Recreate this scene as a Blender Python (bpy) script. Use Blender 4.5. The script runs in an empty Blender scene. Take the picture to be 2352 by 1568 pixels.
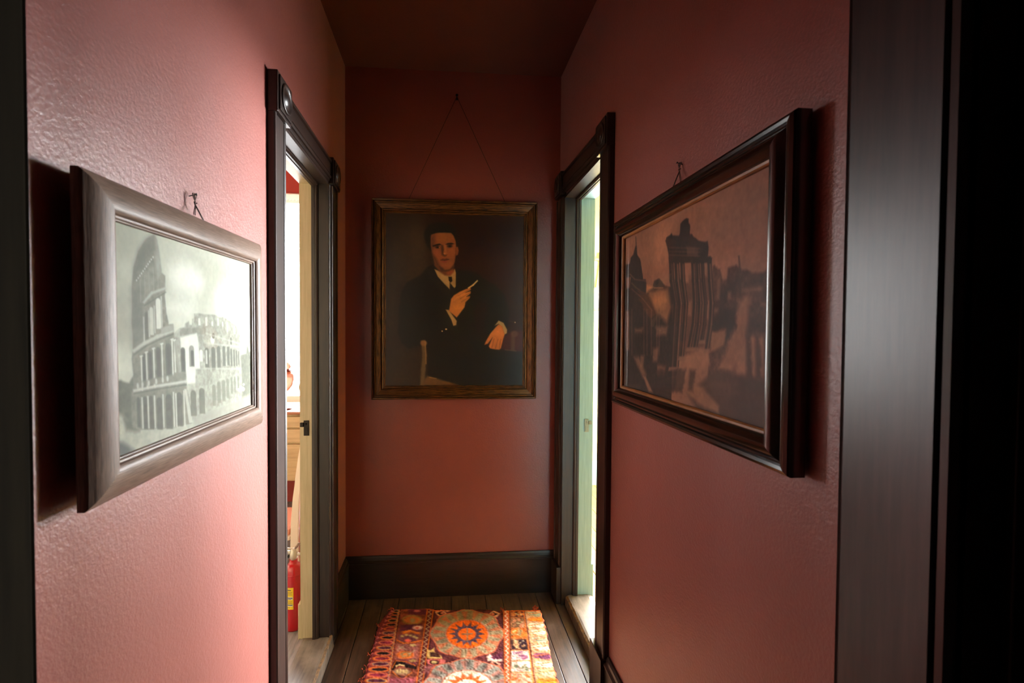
import bpy, bmesh, math, random
import numpy as np
from mathutils import Vector, Matrix
random.seed(7); RNG = np.random.default_rng(11)
S = bpy.context.scene; COL = S.collection
PI = math.pi

# ------------------------------------------------------------------ camera
PSI, PHI, ROL = 0.0798, 0.0226, 0.0055
fw = Vector((math.sin(PSI)*math.cos(PHI), math.cos(PSI)*math.cos(PHI), -math.sin(PHI)))
r0 = Vector((math.cos(PSI), -math.sin(PSI), 0)); u0 = r0.cross(fw)
rt = r0*math.cos(ROL)+u0*math.sin(ROL); up = -r0*math.sin(ROL)+u0*math.cos(ROL)
cd = bpy.data.cameras.new('camera'); cam = bpy.data.objects.new('camera', cd); COL.objects.link(cam)
m = Matrix((rt, up, -fw)).transposed().to_4x4(); m.translation = Vector((0, 0, 1.41)); cam.matrix_world = m
cd.sensor_width = 36; cd.lens = 1050/2352*36; cd.shift_x = 72.69/2352; cd.clip_start = 0.02
cd.dof.use_dof = True; cd.dof.focus_distance = 1.75; cd.dof.aperture_fstop = 4.5
S.camera = cam

# ------------------------------------------------------------------ light
def lin(c, g=1.0):
    o = []
    for v in c[:3]:
        v = v/255.0
        o.append((v/12.92 if v <= .04045 else ((v+.055)/1.055)**2.4)*g)
    return tuple(o)
W = bpy.data.worlds.new('world'); S.world = W; W.use_nodes = True
wt = W.node_tree; bgn = wt.nodes['Background']
# overcast sky: brighter towards the sun side (+x), dim ground below the horizon
SKY_SUN, SKY_SHADE = 262.0, 27.0
tc = wt.nodes.new('ShaderNodeTexCoord'); sp = wt.nodes.new('ShaderNodeSeparateXYZ'); wt.links.new(tc.outputs['Generated'], sp.inputs[0])
mr = wt.nodes.new('ShaderNodeMapRange'); mr.interpolation_type = 'SMOOTHSTEP'; wt.links.new(sp.outputs[0], mr.inputs[0])
for k, v in ((1, -.55), (2, .30), (3, SKY_SHADE), (4, SKY_SUN)): mr.inputs[k].default_value = v
mz = wt.nodes.new('ShaderNodeMapRange'); wt.links.new(sp.outputs[2], mz.inputs[0]); mz.inputs[1].default_value = -1
mg = wt.nodes.new('ShaderNodeValToRGB'); wt.links.new(mz.outputs[0], mg.inputs[0]); el = mg.color_ramp.elements
for z, v in ((-.14, .14), (-.04, 1.0), (.18, .9), (.45, .32), (1, .2)):
    e = el.new((z+1)/2) if z < 1 else el[-1]; e.color = (v, v, v, 1)
el[0].color = (.1, .1, .1, 1)
mm = wt.nodes.new('ShaderNodeMath'); mm.operation = 'MULTIPLY'; wt.links.new(mr.outputs[0], mm.inputs[0]); wt.links.new(mg.outputs[0], mm.inputs[1])
wt.links.new(mm.outputs[0], bgn.inputs[1]); bgn.inputs[0].default_value = (0.95, 0.98, 1.0, 1)
S.view_settings.view_transform = 'Standard'; S.view_settings.look = 'None'
S.view_settings.exposure = 0.0; S.view_settings.gamma = 1.0; S.view_settings.use_curve_mapping = False
S.cycles.max_bounces = 10; S.cycles.diffuse_bounces = 6; S.cycles.glossy_bounces = 5
S.cycles.transparent_max_bounces = 12; S.cycles.sample_clamp_indirect = 6.0
S.cycles.caustics_reflective = False; S.cycles.caustics_refractive = False
S.cycles.use_denoising = True
S.world.cycles.sampling_method = 'NONE' if False else 'AUTOMATIC'
def portal(name, c, sx, sz, inward):
    ld = bpy.data.lights.new(name, 'AREA'); ld.shape = 'RECTANGLE'; ld.size = sx; ld.size_y = sz
    ld.cycles.is_portal = True
    o = bpy.data.objects.new(name, ld); COL.objects.link(o); o.location = c
    o.rotation_mode = 'QUATERNION'; o.rotation_quaternion = Vector(inward).to_track_quat('-Z', 'Z')
    return o
# windows of the two side rooms: (centre, width, height, direction into the room)
WIN = {
 1: ((-1.40, 3.80, 1.645), 0.95, 1.65, (0, -1, 0)),
 2: ((-2.50, 3.80, 1.60), 0.70, 1.50, (0, -1, 0)),
 3: ((-3.05, 3.00, 1.55), 0.60, 1.50, (1, 0, 0)),
 4: ((2.06, 4.05, 1.45), 0.92, 1.70, (0, -1, 0)),
 5: ((2.65, 3.16, 1.45), 1.36, 1.70, (-1, 0, 0)),
}
for k, (c, sx, sz, d) in WIN.items():
    portal('window_light', (c[0]-d[0]*.02, c[1]-d[1]*.02, c[2]), sx, sz, d)

# ------------------------------------------------------------------ node helpers
def newmat(name):
    mt = bpy.data.materials.new(name); mt.use_nodes = True
    return mt, mt.node_tree, mt.node_tree.nodes['Principled BSDF']
def nd(nt, t, **kw):
    n = nt.nodes.new(t)
    for k, v in kw.items():
        if k.startswith('i_'):
            key = k[2:].replace('_', ' ')
            n.inputs[int(key) if key.isdigit() else key].default_value = v
        else: setattr(n, k, v)
    return n
def coords(nt, scale=(1, 1, 1), uv=False):
    tc = nd(nt, 'ShaderNodeTexCoord'); mp = nd(nt, 'ShaderNodeMapping'); mp.inputs['Scale'].default_value = scale
    nt.links.new(tc.outputs['UV' if uv else 'Object'], mp.inputs[0]); return mp.outputs[0]
def noise(nt, vec, sc, detail=4, rough=.55):
    n = nd(nt, 'ShaderNodeTexNoise'); n.inputs['Scale'].default_value = sc; n.inputs['Detail'].default_value = detail
    n.inputs['Roughness'].default_value = rough; nt.links.new(vec, n.inputs['Vector']); return n.outputs['Fac']
def ramp(nt, fac, stops):
    r = nd(nt, 'ShaderNodeValToRGB'); e = r.color_ramp.elements
    while len(e) < len(stops): e.new(.5)
    for q, (p, c) in zip(e, stops): q.position = p; q.color = (*c, 1)
    nt.links.new(fac, r.inputs[0]); return r.outputs[0]
def bump(nt, b, h, strength, dist=.002):
    n = nd(nt, 'ShaderNodeBump'); n.inputs['Strength'].default_value = strength; n.inputs['Distance'].default_value = dist
    nt.links.new(h, n.inputs['Height']); nt.links.new(n.outputs[0], b.inputs['Normal']); return n
def paint(name, c, var=.08, rough=.5, spec=.5, peel=.15, psc=220, coat=0, coat_r=.3):
    mt, nt, b = newmat(name); v = coords(nt); f = noise(nt, v, 1.7, 5)
    a = lin(c); lo = tuple(x*(1-var) for x in a); hi = tuple(min(1, x*(1+var)) for x in a)
    nt.links.new(ramp(nt, f, [(.3, lo), (.7, hi)]), b.inputs['Base Color'])
    b.inputs['Roughness'].default_value = rough; b.inputs['Specular IOR Level'].default_value = spec
    b.inputs['Coat Weight'].default_value = coat; b.inputs['Coat Roughness'].default_value = coat_r
    if peel: bump(nt, b, noise(nt, v, psc, 3), peel, .001)
    return mt
def wallmat(name, c, rough=.42, spec=.5, sheen=0):
    mt, nt, b = newmat(name); v = coords(nt)
    f = noise(nt, v, 2.2, 5); a = lin(c)
    nt.links.new(ramp(nt, f, [(.3, tuple(x*.88 for x in a)), (.7, tuple(x*1.1 for x in a))]), b.inputs['Base Color'])
    b.inputs['Roughness'].default_value = rough; b.inputs['Specular IOR Level'].default_value = spec
    b.inputs['Sheen Weight'].default_value = sheen; b.inputs['Sheen Roughness'].default_value = .45
    fine = noise(nt, v, 150, 3, .6); big = noise(nt, v, 9, 3)
    mr = nd(nt, 'ShaderNodeMath', operation='MULTIPLY_ADD'); nt.links.new(big, mr.inputs[0]); mr.inputs[1].default_value = 1.1
    nt.links.new(fine, mr.inputs[2])
    bump(nt, b, mr.outputs[0], .6, .0016)
    return mt
def wood(name, dark, light, rough=.35, grain=(1, 1, 1), sc=6, uv=False, spec=.5, bstr=.12, coat=0, coatr=.15, lo=.35, hi=.68):
    mt, nt, b = newmat(name); v = coords(nt, grain, uv); f = noise(nt, v, sc, 8, .62)
    nt.links.new(ramp(nt, f, [(lo, lin(dark)), (hi, lin(light))]), b.inputs['Base Color'])
    b.inputs['Roughness'].default_value = rough; b.inputs['Specular IOR Level'].default_value = spec
    b.inputs['Coat Weight'].default_value = coat; b.inputs['Coat Roughness'].default_value = coatr
    bump(nt, b, f, bstr, .001); return mt
def plain(name, c, rough=.5, metal=0, spec=.5, coat=0):
    mt, nt, b = newmat(name); b.inputs['Base Color'].default_value = (*lin(c), 1)
    v = coords(nt); f = noise(nt, v, 40, 3)
    nt.links.new(ramp(nt, f, [(.3, tuple(x*.93 for x in lin(c))), (.7, lin(c))]), b.inputs['Base Color'])
    b.inputs['Roughness'].default_value = rough; b.inputs['Metallic'].default_value = metal
    b.inputs['Specular IOR Level'].default_value = spec; b.inputs['Coat Weight'].default_value = coat; return mt
def glassmat(name, tint=(1, 1, 1), rough=.02, amt=1.0):
    mt, nt, b = newmat(name); nt.nodes.remove(b); out = nt.nodes['Material Output']
    tr = nd(nt, 'ShaderNodeBsdfTransparent'); tr.inputs[0].default_value = (*tint, 1)
    gl = nd(nt, 'ShaderNodeBsdfGlossy'); gl.inputs['Roughness'].default_value = rough
    fr = nd(nt, 'ShaderNodeFresnel'); fr.inputs[0].default_value = 1.45
    mu = nd(nt, 'ShaderNodeMath', operation='MULTIPLY'); mu.inputs[1].default_value = amt; nt.links.new(fr.outputs[0], mu.inputs[0])
    ge = nd(nt, 'ShaderNodeNewGeometry'); iv = nd(nt, 'ShaderNodeMath', operation='SUBTRACT'); iv.inputs[0].default_value = amt; nt.links.new(ge.outputs['Backfacing'], iv.inputs[1]); iv.use_clamp = True; nt.links.new(iv.outputs[0], mu.inputs[1])
    mx = nd(nt, 'ShaderNodeMixShader'); nt.links.new(mu.outputs[0], mx.inputs[0])
    nt.links.new(tr.outputs[0], mx.inputs[1]); nt.links.new(gl.outputs[0], mx.inputs[2]); nt.links.new(mx.outputs[0], out.inputs[0])
    return mt
def attrmat(name, gain=1.0, rough=.6, spec=.3, weave=0, wsc=900, coat=0):
    mt, nt, b = newmat(name); a = nd(nt, 'ShaderNodeAttribute', attribute_name='paint')
    nt.links.new(a.outputs['Color'], b.inputs['Base Color'])
    b.inputs['Roughness'].default_value = rough; b.inputs['Specular IOR Level'].default_value = spec
    b.inputs['Coat Weight'].default_value = coat
    if weave: bump(nt, b, noise(nt, coords(nt), wsc, 3), weave, .001)
    return mt

M = {}
M['red'] = wallmat('red_wall_paint', (133, 60, 48), .40, .75, .42)
M['redroom'] = wallmat('red_room_paint', (150, 52, 42), .5, .4)
M['ceil'] = wallmat('ceiling_paint', (92, 52, 44), .6, .3)
M['creamwall'] = wallmat('cream_room_paint', (190, 178, 150), .6, .3)
M['sagewall'] = wallmat('sage_room_paint', (92, 104, 96), .6, .3)
M['yellow'] = wallmat('yellow_wall_paint', (236, 220, 140), .6, .3)
M['trimz'] = wood('dark_trim_upright', (28, 19, 15), (52, 37, 30), .38, (14, 14, 1), 5, spec=.42)
M['trimy'] = wood('dark_trim_lengthwise', (28, 19, 15), (48, 34, 28), .33, (14, 1, 14), 5)
M['trimx'] = wood('dark_trim_crosswise', (24, 16, 12), (40, 28, 22), .36, (1, 14, 14), 5)
M['satin'] = wood('satin_brown_black_paint', (30, 22, 18), (56, 42, 36), .34, (14, 14, 1), 5, spec=.62)
M['matt'] = wood('matt_olive_black_paint', (20, 16, 10), (28, 23, 15), .9, (14, 14, 1), 5, spec=.03)
M['cream'] = wood('cream_paint', (176, 158, 122), (196, 178, 142), .5, (20, 20, 1), 5, bstr=.08)
M['mint'] = wood('mint_paint', (140, 178, 188), (164, 200, 208), .4, (20, 20, 1), 5, bstr=.08)
M['iron'] = plain('blackened_iron', (38, 32, 28), .5, .8)
M['nickel'] = plain('worn_nickel', (140, 135, 115), .4, .9)
M['pane'] = glassmat('window_glass', (1, 1, 1), .0)
M['lace'] = plain('white_cotton', (240, 238, 230), .9)
M['white'] = paint('white_sash_paint', (225, 222, 210), .04, .5)
M['wire'] = plain('twisted_wire', (52, 40, 34), .5, .7)

# ------------------------------------------------------------------ object helpers
WL = {}
def link(o, parent):
    COL.objects.link(o)
    if parent: o.parent = parent
def tag(o, label=None, cat=None, group=None, kind=None):
    if label: o['label'] = label
    if cat: o['category'] = cat
    if group: o['group'] = group
    if kind: o['kind'] = kind
    return o
def empty(name, loc, label, cat, group=None):
    o = bpy.data.objects.new(name, None); o.empty_display_size = .1; link(o, None); o.location = loc
    WL[o] = Vector(loc); return tag(o, label, cat, group)
def obj(name, bm, mats, parent=None, smooth=False, origin=None):
    """link bm (world coordinates) as one mesh object"""
    if parent: L = WL[parent]
    else:
        if origin is None:
            xs = [v.co for v in bm.verts]; origin = (sum(v.x for v in xs)/len(xs), sum(v.y for v in xs)/len(xs), min(v.z for v in xs))
        L = Vector(origin)
    bmesh.ops.translate(bm, vec=-L, verts=bm.verts)
    me = bpy.data.meshes.new(name); bm.normal_update(); bm.to_mesh(me); bm.free()
    if not isinstance(mats, (list, tuple)): mats = [mats]
    for mt in mats: me.materials.append(mt)
    if smooth:
        for p in me.polygons: p.use_smooth = True
    if smooth == 'angle': me.set_sharp_from_angle(angle=.55)
    o = bpy.data.objects.new(name, me); link(o, parent)
    if not parent: o.location = L
    WL[o] = L; return o
def struct(name, bm, mats, parent=None, smooth=False):
    o = obj(name, bm, mats, parent, smooth)
    if not parent: o['kind'] = 'structure'
    return o
def box(bm, x0, x1, y0, y1, z0, z1, bev=0, mi=0):
    g = bmesh.ops.create_cube(bm, size=1)['verts']
    for v in g: v.co = Vector((x0+(v.co.x+.5)*(x1-x0), y0+(v.co.y+.5)*(y1-y0), z0+(v.co.z+.5)*(z1-z0)))
    fs = {f for v in g for f in v.link_faces}
    for f in fs: f.material_index = mi
    if bev:
        es = list({e for v in g for e in v.link_edges})
        bmesh.ops.bevel(bm, geom=es, offset=bev, segments=2, affect='EDGES', profile=.6)
    return bm
def B(*a, **k): return box(bmesh.new(), *a, **k)
def prism(bm, prof, o, U, V, Wd, L0, L1, cap=True, mi=0):
    """profile points (a,b) in the U,V plane, extruded along Wd; L may be a function of (a,b) for mitres"""
    o, U, V, Wd = map(Vector, (o, U, V, Wd))
    f0 = L0 if callable(L0) else (lambda a, b: L0); f1 = L1 if callable(L1) else (lambda a, b: L1)
    A = [bm.verts.new(o+U*a+V*b+Wd*f0(a, b)) for a, b in prof]; Bv = [bm.verts.new(o+U*a+V*b+Wd*f1(a, b)) for a, b in prof]
    n = len(prof); fs = []
    for i in range(n): fs.append(bm.faces.new((A[i], A[(i+1) % n], Bv[(i+1) % n], Bv[i])))
    if cap: fs.append(bm.faces.new(A[::-1])); fs.append(bm.faces.new(Bv))
    for f in fs: f.material_index = mi
    bmesh.ops.recalc_face_normals(bm, faces=fs); return bm
def lathe(bm, prof, c, axis=(0, 0, 1), seg=32, mi=0):
    """prof (r, h) along axis"""
    c = Vector(c); ax = Vector(axis).normalized(); t = Vector((1, 0, 0)) if abs(ax.x) < .9 else Vector((0, 1, 0))
    u = ax.cross(t).normalized(); v = ax.cross(u); rings = []
    for r, h in prof:
        if r < 1e-6: rings.append([bm.verts.new(c+ax*h)])
        else: rings.append([bm.verts.new(c+ax*h+(u*math.cos(2*PI*i/seg)+v*math.sin(2*PI*i/seg))*r) for i in range(seg)])
    fs = []
    for a, b in zip(rings, rings[1:]):
        for i in range(seg):
            j = (i+1) % seg
            if len(a) == 1 and len(b) == 1: continue
            if len(a) == 1: fs.append(bm.faces.new((a[0], b[i], b[j])))
            elif len(b) == 1: fs.append(bm.faces.new((a[i], a[j], b[0])))
            else: fs.append(bm.faces.new((a[i], a[j], b[j], b[i])))
    for f in fs: f.material_index = mi; f.smooth = True
    bmesh.ops.recalc_face_normals(bm, faces=fs); return bm
def tube(bm, pts, r, seg=8, mi=0):
    pts = [Vector(p) for p in pts]; rings = []; n = len(pts)
    rr = r if isinstance(r, (list, tuple)) else [r]*n
    pu = None
    for i, p in enumerate(pts):
        d = (pts[min(i+1, n-1)]-pts[max(i-1, 0)]).normalized()
        if pu is None: pu = d.orthogonal().normalized()
        u = (pu-d*pu.dot(d)).normalized(); pu = u; v = d.cross(u)
        rings.append([bm.verts.new(p+(u*math.cos(2*PI*k/seg)+v*math.sin(2*PI*k/seg))*rr[i]) for k in range(seg)])
    fs = []
    for a, b in zip(rings, rings[1:]):
        for i in range(seg): fs.append(bm.faces.new((a[i], a[(i+1) % seg], b[(i+1) % seg], b[i])))
    fs.append(bm.faces.new(rings[0][::-1])); fs.append(bm.faces.new(rings[-1]))
    for f in fs: f.material_index = mi; f.smooth = True
    bmesh.ops.recalc_face_normals(bm, faces=fs); return bm

# ------------------------------------------------------------------ dimensions
XL, XR, D, H = -0.51, 0.618, 2.425, 2.765     # faces of the hall walls, end wall, ceiling
XL2, XR2 = -0.585, 0.735                      # room side of the two partitions
FL = 0.035                                    # floor of the side rooms
LD = (1.490, 2.045); RD = (1.752, 2.297)      # far doorways (y)
LDH, RDH = 2.052, 2.098
LN = (-0.30, 0.462); RN = (-0.32, 0.508)      # near doorways (y)

# ------------------------------------------------------------------ room shell
def wall_with_holes(x0, x1, y0, y1, z1, holes):
    bm = bmesh.new(); y = y0
    for a, b, h in sorted(holes):
        box(bm, x0, x1, y, a, 0, z1); box(bm, x0, x1, a, b, h, z1); y = b
    box(bm, x0, x1, y, y1, 0, z1); return bm
YB = -1.6
bm = wall_with_holes(XL2, XL, YB, D, H, [(LN[0], LN[1], 2.05), (LD[0], LD[1], LDH)])
for f in bm.faces:
    if f.calc_center_median().x < XL2+.001: f.material_index = 1
struct('wall_left', bm, [M['red'], M['creamwall']])
bm = wall_with_holes(XR, XR2, YB, D, H, [(RN[0], RN[1], 2.05), (RD[0], RD[1], RDH)])
for f in bm.faces:
    if f.calc_center_median().x > XR2-.001: f.material_index = 1
struct('wall_right', bm, [M['red'], M['yellow']])
struct('wall_back', B(XL2, XR2, D, D+.1, -.06, H), M['red'])
struct('wall_front', B(XL2, XR2, YB-.1, YB, 0, H), M['red'])
struct('ceiling', B(XL2, XR2, YB, D, H, H+.08), M['ceil'])

# plank floor of the hall: individual boards with dark gaps
def planks(x0, x1, y0, y1, ztop, wid, along='y', thick=.03, seed=3):
    rnd = random.Random(seed); bm = bmesh.new(); lay = bm.loops.layers.color.new('tone') if False else None
    a = x0 if along == 'y' else y0; end = x1 if along == 'y' else y1
    box(bm, x0, x1, y0, y1, ztop-thick-.02, ztop-.012, mi=1)
    while a < end-1e-4:
        w = min(wid*rnd.uniform(.92, 1.08), end-a)
        dz = rnd.uniform(-.0012, 0); g = .0016
        if along == 'y': box(bm, a+g, a+w-g, y0, y1, ztop-thick, ztop+dz, bev=.0015)
        else: box(bm, x0, x1, a+g, a+w-g, ztop-thick, ztop+dz, bev=.0015)
        a += w
    return bm
def floormat(name, dark, light, grain, rough=.42, wear=(120, 96, 78)):
    mt, nt, b = newmat(name); v = coords(nt, grain); f = noise(nt, v, 5, 8, .62)
    c1 = ramp(nt, f, [(.32, lin(dark)), (.7, lin(light))])
    w = noise(nt, coords(nt), 6, 6, .6); wf = ramp(nt, w, [(.5, (0, 0, 0)), (.75, (.55, .55, .55))])
    mx = nd(nt, 'ShaderNodeMix', data_type='RGBA'); nt.links.new(wf, mx.inputs[0]); nt.links.new(c1, mx.inputs[6])
    mx.inputs[7].default_value = (*lin(wear), 1); nt.links.new(mx.outputs[2], b.inputs['Base Color'])
    b.inputs['Roughness'].default_value = rough
    bump(nt, b, f, .25, .002); return mt
M['floor'] = floormat('worn_dark_floorboards', (44, 29, 20), (84, 60, 44), (12, 1, 12))
M['gap'] = plain('floor_gap', (14, 10, 8), .9)
M['step'] = floormat('worn_threshold_wood', (74, 62, 52), (120, 106, 94), (10, 1, 10), .3, (156, 142, 126))
M['roomfloor'] = floormat('grey_painted_boards', (112, 110, 108), (158, 156, 152), (10, 1, 10), .24, (170, 160, 150))
M['goldfloor'] = floormat('honey_floorboards', (130, 92, 48), (176, 132, 74), (10, 1, 10), .4, (196, 160, 110))
struct('floor', planks(XL-.06, XR+.10, YB, D+.02, 0, .088), [M['floor'], M['gap']])

# side rooms
def room(side):
    if side == 'left':
        x0, x1, y0, y1, mat, fm, nm = -3.0, XL2, 0.1, 3.75, M['redroom'], M['roomfloor'], 'left_room'
        holes_back = [WIN[1], WIN[2]]; hole_side = WIN[3]; xs = x0; sx = (x0-.1, x0)
    else:
        x0, x1, y0, y1, mat, fm, nm = XR2, 2.6, 0.1, 4.0, M['yellow'], M['goldfloor'], 'right_room'
        holes_back = [WIN[4]]; hole_side = WIN[5]; sx = (x1, x1+.1)
    fx0, fx1 = (x0, x1-.035) if side == 'left' else (x0+.027, x1)
    struct('floor_'+nm, planks(fx0, fx1, y0, y1, FL, .1, seed=9), [fm, M['gap']])
    struct('ceiling_'+nm, B(x0-.1, x1, y0, y1+.1, H, H+.08), mat if side == 'left' else M['yellow'])
    # far wall with window openings
    bm = bmesh.new(); x = x0; zt = H
    for c, w, h, d in sorted(holes_back, key=lambda q: q[0][0]):
        a, b = c[0]-w/2, c[0]+w/2
        box(bm, x, a, y1, y1+.1, 0, zt); box(bm, a, b, y1, y1+.1, 0, c[2]-h/2); box(bm, a, b, y1, y1+.1, c[2]+h/2, zt); x = b
    box(bm, x, x1, y1, y1+.1, 0, zt); struct('wall_'+nm+'_back', bm, mat)
    c, w, h, d = hole_side; a, b = c[1]-w/2, c[1]+w/2; bm = bmesh.new()
    box(bm, *sx, y0, a, 0, zt); box(bm, *sx, a, b, 0, c[2]-h/2); box(bm, *sx, a, b, c[2]+h/2, zt); box(bm, *sx, b, y1+.1, 0, zt)
    struct('wall_'+nm+'_side', bm, M['creamwall'] if side == 'left' else mat)
    struct('wall_'+nm+'_front', B(x0-.1 if side == 'left' else x0, x1 if side == 'left' else x1+.1, y0-.1, y0, 0, H), M['creamwall'] if side == 'left' else M['sagewall'])
room('left'); room('right')
# strip of end-wall material that closes the partitions beyond the hall
struct('wall_left_room_hall', B(XL2, XL2+.05, D+.1, 3.75, 0, H), M['redroom'])
struct('wall_right_room_hall', B(XR2-.05, XR2, D+.1, 4.0, 0, H), M['yellow'])
# mint skirting along the far wall of the yellow room
bm = bmesh.new(); prism(bm, [(0, FL), (.02, FL), (.02, .215), (.012, .24), (0, .245)], (0, 4.0, 0), (0, -1, 0), (0, 0, 1), (1, 0, 0), XR2, 2.6)
struct('baseboard_right_room', bm, M['mint'])

def window(n, blind=None):
    c, w, h, d = WIN[n]; c = Vector(c); d = Vector(d); t = Vector((0, 0, 1)).cross(d)   # t along the wall
    fr = bmesh.new()
    def rbox(bm, a0, a1, b0, b1, z0, z1):
        p = c+t*a0+d*b0; q = c+t*a1+d*b1
        box(bm, min(p.x, q.x), max(p.x, q.x), min(p.y, q.y), max(p.y, q.y), c.z+z0, c.z+z1)
    # casing around the opening on the room side
    cs = bmesh.new(); ct = .010 if n == 1 else .1
    for s in (-1, 1): rbox(cs, s*w/2, s*(w/2+.09), .05, .07, -h/2-.04, h/2+ct)
    rbox(cs, -w/2, w/2, .05, .07, h/2, h/2+ct); rbox(cs, -w/2-.12, w/2+.12, .04, .10, -h/2-.04, -h/2)
    root = struct('window_%d' % n, cs, M['white'])
    sb = bmesh.new()
    for s in (-1, 1): rbox(sb, s*w/2, s*(w/2-.045), -.03, .01, -h/2, h/2)
    rbox(sb, -w/2+.045, w/2-.045, -.03, .01, -h/2, -h/2+.06); rbox(sb, -w/2+.045, w/2-.045, -.03, .01, h/2-.045, h/2)
    if n != 1: rbox(sb, -w/2+.045, w/2-.045, -.03, .01, -.02, .02)
    obj('sash', sb, M['white'], root)
    for z0, z1 in (((-h/2+.06, -.02), (.02, h/2-.045)) if n != 1 else ((-h/2+.06, h/2-.045),)):
        pb = bmesh.new(); rbox(pb, -w/2+.045, w/2-.045, -.014, -.010, z0, z1); obj('pane', pb, M['pane'], root)
    return root
for k in WIN: window(k)

# ------------------------------------------------------------------ trim profiles
def casing_prof(w, t=.023):
    return [(0, 0), (0, t*.80), (.003, t), (.008, t*1.02), (.013, t), (.016, t*.70), (.020, t*.82), (w-.034, t*.82), (w-.031, t*.62), (w-.028, t*.82),
            (w-.022, t*.95), (w-.016, t*.82), (w-.014, t*.6), (w-.008, t*.62), (w-.003, t*.5), (w, t*.35), (w, 0)]
def corner_block(xf, s, ya, yb, za, zb, t, parent):
    """square block on wall face xf, s=+1 sticks out towards +x"""
    bm = bmesh.new(); x0, x1 = sorted((xf, xf+s*t)); box(bm, x0, x1, ya, yb, za, zb, bev=.003)
    x2, x3 = sorted((xf+s*t, xf+s*(t+.005))); box(bm, x2, x3, ya+.009, yb-.009, za+.009, zb-.009, bev=.002)
    o = obj('corner_block', bm, M['trimy'], parent)
    R = (yb-ya)*.36; rb = bmesh.new()
    lathe(rb, [(R, 0), (R, .003), (R*.92, .005), (R*.82, .003), (R*.72, .0005), (R*.55, .0008), (R*.45, .004), (R*.3, .0065), (R*.12, .0078), (0, .008)],
          (xf+s*(t+.005), (ya+yb)/2, (za+zb)/2), (s, 0, 0), 36)
    obj('rosette', rb, M['trimy'], o, True)
def side_door(n, xf, s, y0, y1, h, cw, x_stop, x_end, paintmat, tilt=0.0, far_w=None, plinth=True):
    """doorway in a side wall: wall face xf, casing sticks out towards s*x; the jamb runs back to x_end"""
    w0 = cw; w1 = far_w or cw
    root_bm = bmesh.new()
    # jamb lining: dark towards the hall, painted towards the room
    xa, xb = xf, x_stop
    jt = .012
    def X(a, b): return (min(a, b), max(a, b))
    for ya, yb in ((y0-jt*0, y0+jt), (y1-jt, y1)): box(root_bm, *X(xa+s*.010, xb), ya, yb, 0, h)
    box(root_bm, *X(xa+s*.010, xb), y0, y1, h-jt, h)
    root = struct('door_%d' % n, root_bm, M['trimz'])
    # door stop with a small ogee
    st = bmesh.new(); sw = .026
    for yj, dy in ((y0+jt, 1), (y1-jt, -1)):
        prism(st, [(0, 0), (0, .006), (.006, .010), (.012, .010), (.015, .013), (sw, .013), (sw, 0)], (xb-s*(-sw) if False else xb+s*sw, yj, 0), (-s, 0, 0), (0, dy, 0), (0, 0, 1), 0, h-jt)
    prism(st, [(0, 0), (0, .006), (.006, .010), (.012, .010), (.015, .013), (sw, .013), (sw, 0)], (xb+s*sw, 0, h-jt), (-s, 0, 0), (0, 0, -1), (0, 1, 0), y0+jt, y1-jt)
    obj('door_stop', st, M['trimz'], root)
    # painted reveal and room-side casing
    pj = bmesh.new()
    for ya, yb in ((y0, y0+jt), (y1-jt, y1)): box(pj, *X(xb, x_end), ya, yb, FL, h)
    box(pj, *X(xb, x_end), y0, y1, h-jt, h); obj('painted_jamb', pj, paintmat, root)
    xe = XL2 if s > 0 else XR2
    cs = bmesh.new()
    for ya, yb in ((y0-.11, y0), (y1, y1+.11)): box(cs, *X(xe, x_end-s*0.004), ya, yb, FL, h+.11, bev=.003)
    box(cs, *X(xe, x_end-s*.004), y0, y1, h, h+.11, bev=.003); obj('room_casing', cs, paintmat, root)
    for ya, yb in ((y0-.115, y0+.004), (y1-.004, y1+.115)):
        pb = bmesh.new(); box(pb, *X(xe, x_end-s*.014), ya, yb, FL, FL+.17, bev=.004); obj('room_plinth', pb, paintmat, root)
    # hall-side casing
    T = .023
    for ystart, dy, w in ((y0-w0, 1, w0), (y1+w1, -1, w1)):
        c = bmesh.new(); prism(c, casing_prof(w, T), (xf, ystart, 0), (0, dy, 0), (s, 0, 0), (0, 0, 1), 0, h); obj('casing', c, M['trimz'], root)
    bh = .118
    hd = bmesh.new(); prism(hd, casing_prof(.098, T), (xf, 0, h+.098), (0, 0, -1), (s, 0, 0), (0, 1, 0), y0-.004, y1+.004)
    for v in hd.verts: v.co.z += tilt*(v.co.y-y0)/(y1-y0)
    obj('header', hd, M['trimy'], root)
    corner_block(xf, s, y0-w0-.002, y0+.003, h-.010, h-.010+bh, .031, root)
    corner_block(xf, s, y1-.003, y1+w1+.002, h-.010+tilt, h-.010+bh+tilt, .031, root)
    return root
d1 = side_door(1, XL, 1, *LD, LDH, .115, -.568, -.622, M['cream'])
d2 = side_door(2, XR, -1, *RD, RDH, .118, .690, .765, M['mint'], .018, .112)

# strike plates on the painted jambs
def keeper(x, y, z, s, mat, parent):
    """rim lock keeper on a jamb that faces -y; room side is towards -s*x"""
    bm = bmesh.new(); box(bm, x-.011, x+.011, y-.004, y, z-.033, z+.033, bev=.001)
    box(bm, x-.006, x+.006, y-.006, y-.004, z-.026, z+.002); 
    xo = x-s*.011; a, b = sorted((xo, xo-s*.014)); box(bm, a, b, y-.010, y, z+.006, z+.024, bev=.001)
    lathe(bm, [(0, .0), (.0045, 0), (.004, .002), (0, .003)], (x, y-.004, z+.018), (0, -1, 0), 12)
    return obj('strike_plate', bm, mat, parent)
keeper(-.594, LD[1]-.012, .985, 1, M['iron'], d1)
keeper(.731, RD[1]-.012, .930, -1, M['nickel'], d2)

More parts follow.
